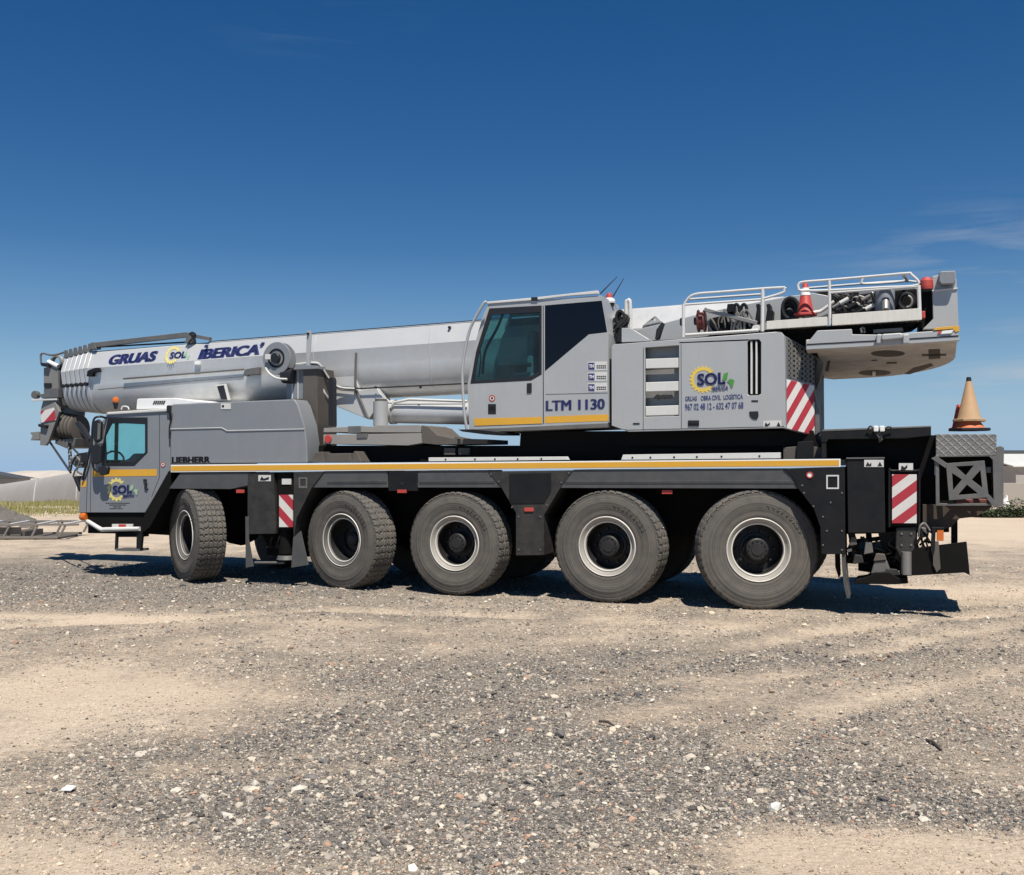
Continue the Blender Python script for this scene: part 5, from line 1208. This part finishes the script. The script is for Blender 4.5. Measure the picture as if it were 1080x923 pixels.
px_part('corner_strip', 'red', [(988.5, 352.6), (990, 349.2), (994, 349), (992, 352.4)], sv-.072, sv+.0, sl, .003)
def under(px, py):
    lo, hi_ = sv, 3.2
    for _ in range(40):
        m = (lo+hi_)/2; u, z = L(px, py, m)
        if z < zb_(u)-.075*(m-sv): lo = m
        else: hi_ = m
    return (u, m)
def ell(cx, cy, rx, ry): return [(cx+rx*math.cos(a), cy+ry*math.sin(a)) for a in [k*math.pi/12 for k in range(24)]]
def ufn(o): return lambda p: (p[0], p[1], zb_(p[0])-.075*(p[1]-sv)+o)
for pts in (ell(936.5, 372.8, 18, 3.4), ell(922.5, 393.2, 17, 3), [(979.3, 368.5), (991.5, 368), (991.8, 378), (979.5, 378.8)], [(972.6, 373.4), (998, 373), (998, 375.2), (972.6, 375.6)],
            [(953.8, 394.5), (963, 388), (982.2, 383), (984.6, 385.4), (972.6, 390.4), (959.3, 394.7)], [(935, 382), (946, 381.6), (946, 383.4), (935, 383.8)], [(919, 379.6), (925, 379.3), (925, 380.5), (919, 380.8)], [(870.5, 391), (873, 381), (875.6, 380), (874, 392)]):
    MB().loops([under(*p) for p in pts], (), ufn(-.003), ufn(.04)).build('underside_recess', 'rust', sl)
MB().loops([under(*p) for p in rc(920, 391.5, 923.5, 395.4)], (), ufn(-.02), ufn(0)).build('recess_pin', 'lite', sl)
# rear mast
ms = px_part('rear_mast', 'silver', [(973, 347.4), (984, 336.5), (983.4, 306.6), (1009.5, 304.2), (1011.3, 347)], .22, .85, bevel=.01)
px_part('mast_head', 'silver', [(983.8, 306.4), (983, 291.4), (990, 290), (1008, 286), (1009, 304)], .28, .85, ms, .01)
px_part('mast_ledge', 'lite', [(983, 307.3), (983, 305.8), (1010, 303.4), (1010, 304.8)], .2, .86, ms, .003)
px_part('lamp_box', 'grey', [(990.5, 297), (990.3, 287.6), (992, 286), (1007.6, 285.4), (1008.2, 297), (1006, 299.4), (993, 299.8)], .1, .3, ms, .05)
px_part('rear_mast', 'silver', [(975, 347), (984, 336), (983.4, 296), (1009, 294), (1011, 346)], 1.9, 2.5, bevel=.01)
px_part('mast_machinery', 'under', [(969, 346), (971, 303), (984, 304), (984, 338), (977, 347)], .35, 1.9)
t = MB().lathe([(.08, 0), (.085, .03), (.08, .11), (.05, .15), (0, .16)], P3(977.2, 305.4, .3), 'z', 24).build('beacon', 'red', C)
MB().lathe([(.06, 0), (.07, .04), (.085, .06)], P3(977.2, 308.5, .3), 'z', 20).build('beacon_foot', 'ink', t)
px_part('valve', 'red', rc(971.5, 328, 976, 335.5), .2, .3, bevel=.01)
# walkways with rails
wk = px_part('walkway', 'wood', [(808.4, 347.4), (808.4, 338.8), (872.7, 334), (872.7, 343.2)], .08, .13, bevel=.004)
px_part('walkway_floor', 'mesh', [(809, 347.6), (809, 345.6), (872, 341.6), (872, 343.6)], .13, .9, wk, 0)
wk = px_part('walkway', 'wood', [(877.5, 343.4), (877.5, 331.6), (971.4, 325), (971.4, 337.2)], .06, .11, bevel=.004)
px_part('walkway_floor', 'mesh', [(876, 343.6), (876, 341), (970, 334.8), (970, 337.5)], .11, .9, wk, 0)
px_part('walkway_beam', 'under', [(830, 352), (831, 346.6), (971, 337.6), (962, 344), (930, 350), (862, 351)], .3, .9)
px_part('house_core_top', 'under', [(828, 362), (828, 350), (862, 348), (862, 376)], .35, 2.3)
def rail(name, pts, r=.015, m='lite', closed=False, k=4, sm=True): return MB().tube(smooth(pts, k, closed) if sm else pts, r, 10, closed).build(name, m, C)
rv = .10
rail('railing', [P3(846, 306.4, rv), P3(842, 303.6, rv), P3(842.6, 299.6, rv), P3(848, 297.4, rv), P3(876, 295.2, rv), P3(930, 290.6, rv), P3(957, 288.3, rv), P3(961, 289.5, rv), P3(968, 300.6, rv), P3(930, 303.2, rv), P3(876, 306.2, rv)], .017, closed=True)
rail('railing', [P3(876, 308.8, rv), P3(968.5, 302.2, rv)], .016, sm=False)
rail('railing_post', [P3(874.7, 296, rv), P3(875.2, 343, rv)], .02, sm=False); rail('railing_post', [P3(968.8, 301, rv), P3(970.2, 337, rv)], .024, sm=False)
rail('railing', [P3(911, 294, .8), P3(909, 297, .8), P3(913, 299.5, .8), P3(950, 297, .8), P3(955, 294, .8), P3(952, 290.5, .8)], .017)
rail('railing', [P3(846, 304.4, 1.3), P3(958, 296.4, 1.3), P3(966, 304.8, 1.3)], .016)
rail('railing_post', [P3(953, 289, rv), P3(957, 296.5, .8)], .02, sm=False)
rail('railing', [P3(722, 322, rv), P3(723.4, 318, rv), P3(732.5, 310.6, rv), P3(760, 308, rv), P3(822, 303.4, rv), P3(827, 305.6, rv), P3(824.5, 309.2, rv), P3(806, 314.8, rv)], .017)
rail('railing', [P3(722, 321.4, rv), P3(805, 315.6, rv)], .016, sm=False)
rail('railing', [P3(726, 315.8, .5), P3(803, 310.4, .5)], .016, sm=False)
rail('railing_post', [P3(721, 320.6, rv), P3(720.6, 356, rv)], .022, sm=False); rail('railing_post', [P3(804.4, 304.6, rv), P3(804, 349.6, rv)], .024, sm=False)
rail('railing', [P3(723, 353.5, rv), P3(800, 348.4, rv)], .022, sm=False)
px_part('railing_lug', 'lite', [(792, 348), (794, 343.6), (798, 342.4), (802, 344.4), (803, 348.6)], rv, rv+.04, bevel=.006)
rail('grab_handle', [P3(660.4, 346, .5), P3(660.4, 321, .5), P3(662, 317.4, .5), P3(664.4, 319, .5), P3(665, 346, .5)], .028, 'lite')
# boom pivot plates and machinery on top
px_part('pivot_plate', 'silver', [(664, 361), (668, 348.4), (691, 343), (735, 331.6), (780, 322), (830, 312.6), (858, 309), (874, 312), (874, 338), (830, 346), (720, 358)], BV-.56, BV-.49, bevel=.01)
px_part('boom_lug', 'silver', [(677, 344), (690, 333.2), (692.4, 333.4), (698.4, 339.4)], BV-.50, BV-.46, bevel=.006, holes=[[(689.6, 338.4), (691.2, 338.4), (691.2, 335.6), (689.6, 335.6)]])
px_part('pivot_plate', 'slate', [(855, 309), (874, 306.6), (905, 304), (905, 330), (858, 334)], BV-.2, BV+.3)
px_part('pivot_plate', 'grey', [(905, 305), (968, 301), (968, 330), (905, 333)], BV+.4, BV+.5)
px_part('bracket', 'silver', [(655.5, 361), (655.5, 346), (664.6, 346), (684.5, 358), (684.5, 360)], .30, .6)
px_part('bracket', 'grey', [(643, 352), (645, 340), (652, 334), (656, 346), (656, 360), (645, 362)], .55, .9)
px_part('bracket', 'ink', [(690.6, 358), (692, 348), (698, 339.4), (700, 341), (697.6, 348), (694.6, 357.4)], .4, .5)
px_part('bracket', 'ink', rc(716.6, 335, 720, 343.5), .3, .5, bevel=.02)
bb = MB(); rnd = random.Random(11)
for k in range(9):
    x, y = rnd.uniform(641, 656), rnd.uniform(330, 346)
    bb.tube(smooth([P3(x, y, .45), P3(x+rnd.uniform(-3, 7), y-rnd.uniform(2, 8), .5), P3(x+rnd.uniform(2, 9), y+rnd.uniform(-4, 8), .45), P3(x+rnd.uniform(-3, 5), y+rnd.uniform(8, 15), .4)], 4), rnd.uniform(.01, .022), 6)
bb.build('hydraulic_hose', 'slate', C)
MB().tube([P3(*p, .45) for p in smooth([(650, 333, 0), (654, 328, 0), (658, 332, 0), (657, 340, 0), (652, 342, 0), (650, 336, 0)], 4, True)] if False else [P3(654+4*math.cos(a), 335+7*math.sin(a), .45) for a in [k*math.pi/9 for k in range(18)]], .022, 7, True).build('hydraulic_hose', 'ink', C)
dr = MB().lathe([(0, -.06), (.1, -.06), (.15, -.05), (.155, -.035), (.12, -.02), (.12, .02), (.155, .035), (.15, .05), (.1, .06), (0, .06)], P3(740, 338.5, .3), 'u', 36).build('winch_drum', 'darkred', C)
MB().lathe([(0, -.1), (.05, -.1), (.06, -.06)], P3(740, 338.5, .3), 'u', 16).build('drum_hub', 'ink', dr)
b = px_part('winch_block', 'under', [(746, 354), (747, 336), (770, 331), (795, 342), (796, 352)], .35, .8, bevel=.02)
bar(P3(743, 326.6, .2), P3(799, 341, .2), .06, .05, 'winch_strut', 'steel')
bar(P3(742, 333, .3), P3(752, 352, .3), .04, .03, 'winch_strut', 'steel')
px_part('valve_block', 'slate', [(766, 330), (767, 320.6), (773.5, 320), (774, 329)], .4, .7, bevel=.01)
for x in (800, 811): px_part('valve_block', 'slate', [(x-4, 340), (x-2, 326), (x-3, 321), (x+1, 320), (x+2, 326), (x+4, 327), (x+3, 340)], .45, .7, bevel=.01)
bb = MB(); rnd = random.Random(3)
for k in range(11):
    x, y = rnd.uniform(748, 792), rnd.uniform(334, 346); bb.tube(smooth([P3(x, y+6, .33), P3(x+rnd.uniform(-3, 3), y-3, .3), P3(x+rnd.uniform(0, 7), y-8, .3), P3(x+rnd.uniform(3, 9), y+5, .32)], 4), rnd.uniform(.008, .018), 6)
bb.build('hydraulic_hose', 'steel', C)
for x in (776, 784): rail('hydraulic_hose', [P3(x-3, 334, .45), P3(x-2, 324, .45), P3(x+1, 321, .45), P3(x+3.5, 325, .45), P3(x+3.6, 334, .45)], .022, 'slate')
hc = MB()
for k in range(5):
    cx, cy = 833+rnd.uniform(-1, 1), 325+k*1.2
    hc.tube([P3(cx+(8.5-k*.6)*math.cos(a), cy+(11-k*1.1)*math.sin(a), .3+k*.04) for a in [j*math.pi/10 for j in range(20)]], .022, 7, True)
hc.build('hose_coil', 'ink', C)
px_part('coil_rest', 'ink', [(823, 340), (823, 326), (842, 324), (842, 338)], .5, .7, bevel=.02)
ex = MB().lathe([(0, 0), (.115, 0), (.12, .02), (.12, .32), (.11, .34), (0, .34)], P3(933.5, 331, .30), 'z', 32).build('silencer', 'grey', C)
MB().cyl(P3(934, 327, .12), P3(934, 316, .2), .05, n=18).build('silencer_port', 'steel', ex)
bb = MB(); b2_ = MB(); rnd = random.Random(8)
for k in range(34):
    x, y = rnd.uniform(880, 922), rnd.uniform(311, 327)
    (bb if k % 2 else b2_).tube(smooth([P3(x, y+4, .4), P3(x+rnd.uniform(-6, 6), y+rnd.uniform(-6, 4), .36), P3(x+rnd.uniform(-4, 10), y+rnd.uniform(-5, 5), .38), P3(x+rnd.uniform(0, 12), y+rnd.uniform(2, 7), .45)], 4), rnd.uniform(.006, .015), 6)
bb.build('hydraulic_hose', 'steel', C); b2_.build('hydraulic_hose', 'ink', C)
px_part('engine_block', 'under', [(878, 334), (880, 314), (922, 308), (968, 304), (968, 328)], .75, 1.3, bevel=.03)
for k, (x, y) in enumerate(((882, 322), (890, 317.5), (899, 322.5), (913, 314), (917, 324))):
    MB().cyl(P3(x-4, y+2.5, .35), P3(x+5, y-2.5, .35), .022+.008*(k % 3), n=14).build('filter', ('steel', 'lite', 'slate')[k % 3], C)
MB().tube([P3(957+5*math.cos(a), 318+6*math.sin(a), .4) for a in [j*math.pi/8-1.4 for j in range(9)]], .016, 8).build('air_hose', 'steel', C)
MB().tube([P3(956+8*math.cos(a), 318+8*math.sin(a), .5) for a in [j*math.pi/8 for j in range(16)]], .028, 8, True).build('air_hose', 'ink', C)
rail('air_hose', [P3(846, 338, .3), P3(858, 330, .4), P3(866, 328, .45), P3(880, 318, .45)], .025, 'lite')
rail('air_hose', [P3(850, 339, .3), P3(866, 336, .4), P3(880, 330, .45)], .03, 'ink')
# ropes from the boom head
for a, c, w in (((51, 464), (74.5, 498.5), .02), ((71, 467), (92, 488), .018)):
    MB().tube([P3(*a, BV-.1), P3(*c, .35)], w, 7).build('hoist_rope', 'rope', C)
bb = MB()
for k in range(6):
    p = P3(73.6+k*.15, 474+k*3.6, .55)
    bb.tube([p+Vector((.032*math.cos(a) if k % 2 else 0, 0 if k % 2 else .032*math.cos(a), .055*math.sin(a))) for a in [j*math.pi/6 for j in range(12)]], .011, 6, True)
bb.build('chain', 'galv', C)
MB().tube([P3(73.5, 467, .55), P3(73.6, 474, .55)], .03, 8).build('chain_shackle', 'slate', C)

# ------------------------------------------------------------------ cones standing on the crane
RW = Matrix.Translation(ORG) @ Matrix.Rotation(-TH, 4, 'Z')
def cone(label, p, h, r, m, band=None, basem='orange', flange=.6, tilt=0):
    t = thing('traffic_cone', label, 'cone', RW @ p, -TH, 'traffic cones carried on the crane'); t.rotation_euler[0] = tilt
    MB().lathe([(r, .03), (r*.9, .05), (.03, h-.02), (.022, h), (0, h)], axis='z', n=36).build('cone_body', m, t)
    s = r*1.35
    MB().loops([(s*math.cos(a)*(1.0), s*math.sin(a)) for a in [math.pi/4*k+math.pi/8 for k in range(8)]], (), lambda p: (p[0], p[1], 0), lambda p: (p[0], p[1], .035)).build('base', basem, t, .008)
    if band:
        z0, z1 = band; f = lambda z: r*.9+(.03-r*.9)*(z-.05)/(h-.07)
        MB().lathe([(f(z0)+.004, z0), (f(z1)+.004, z1)], axis='z', n=36).build('reflective_band', 'white', t)
    return t
def onto(px, py, v): return P3(px, py, v)
p = onto(849.5, 333.5, .32)
cone('red traffic cone with white band behind the upper railing', p, .47, .115, 'red', (.27, .37), 'red')
p = onto(1022.3, 454.6, .40)
c1 = cone('orange traffic cone with black base, nested under the sun bleached one on the rear crate', p, .30, .19, 'orange', None, 'ink')
p2 = Vector((p.x, p.y, p.z+.115))
cone('sun bleached tan traffic cone with black tip, stacked on top of the orange cone', p2, .54, .15, 'tan', None, 'tan')
MB().lathe([(.034, .50), (.026, .56), (0, .562)], axis='z', n=20).build('tip', 'ink', [o for o in col.objects if o.name.startswith('traffic_cone') and o.parent is None][-1])
p = onto(1011.5, 454, .62)
cone('slim red traffic cone half hidden behind the stacked pair on the rear crate', p, .33, .09, 'red', None, 'red')
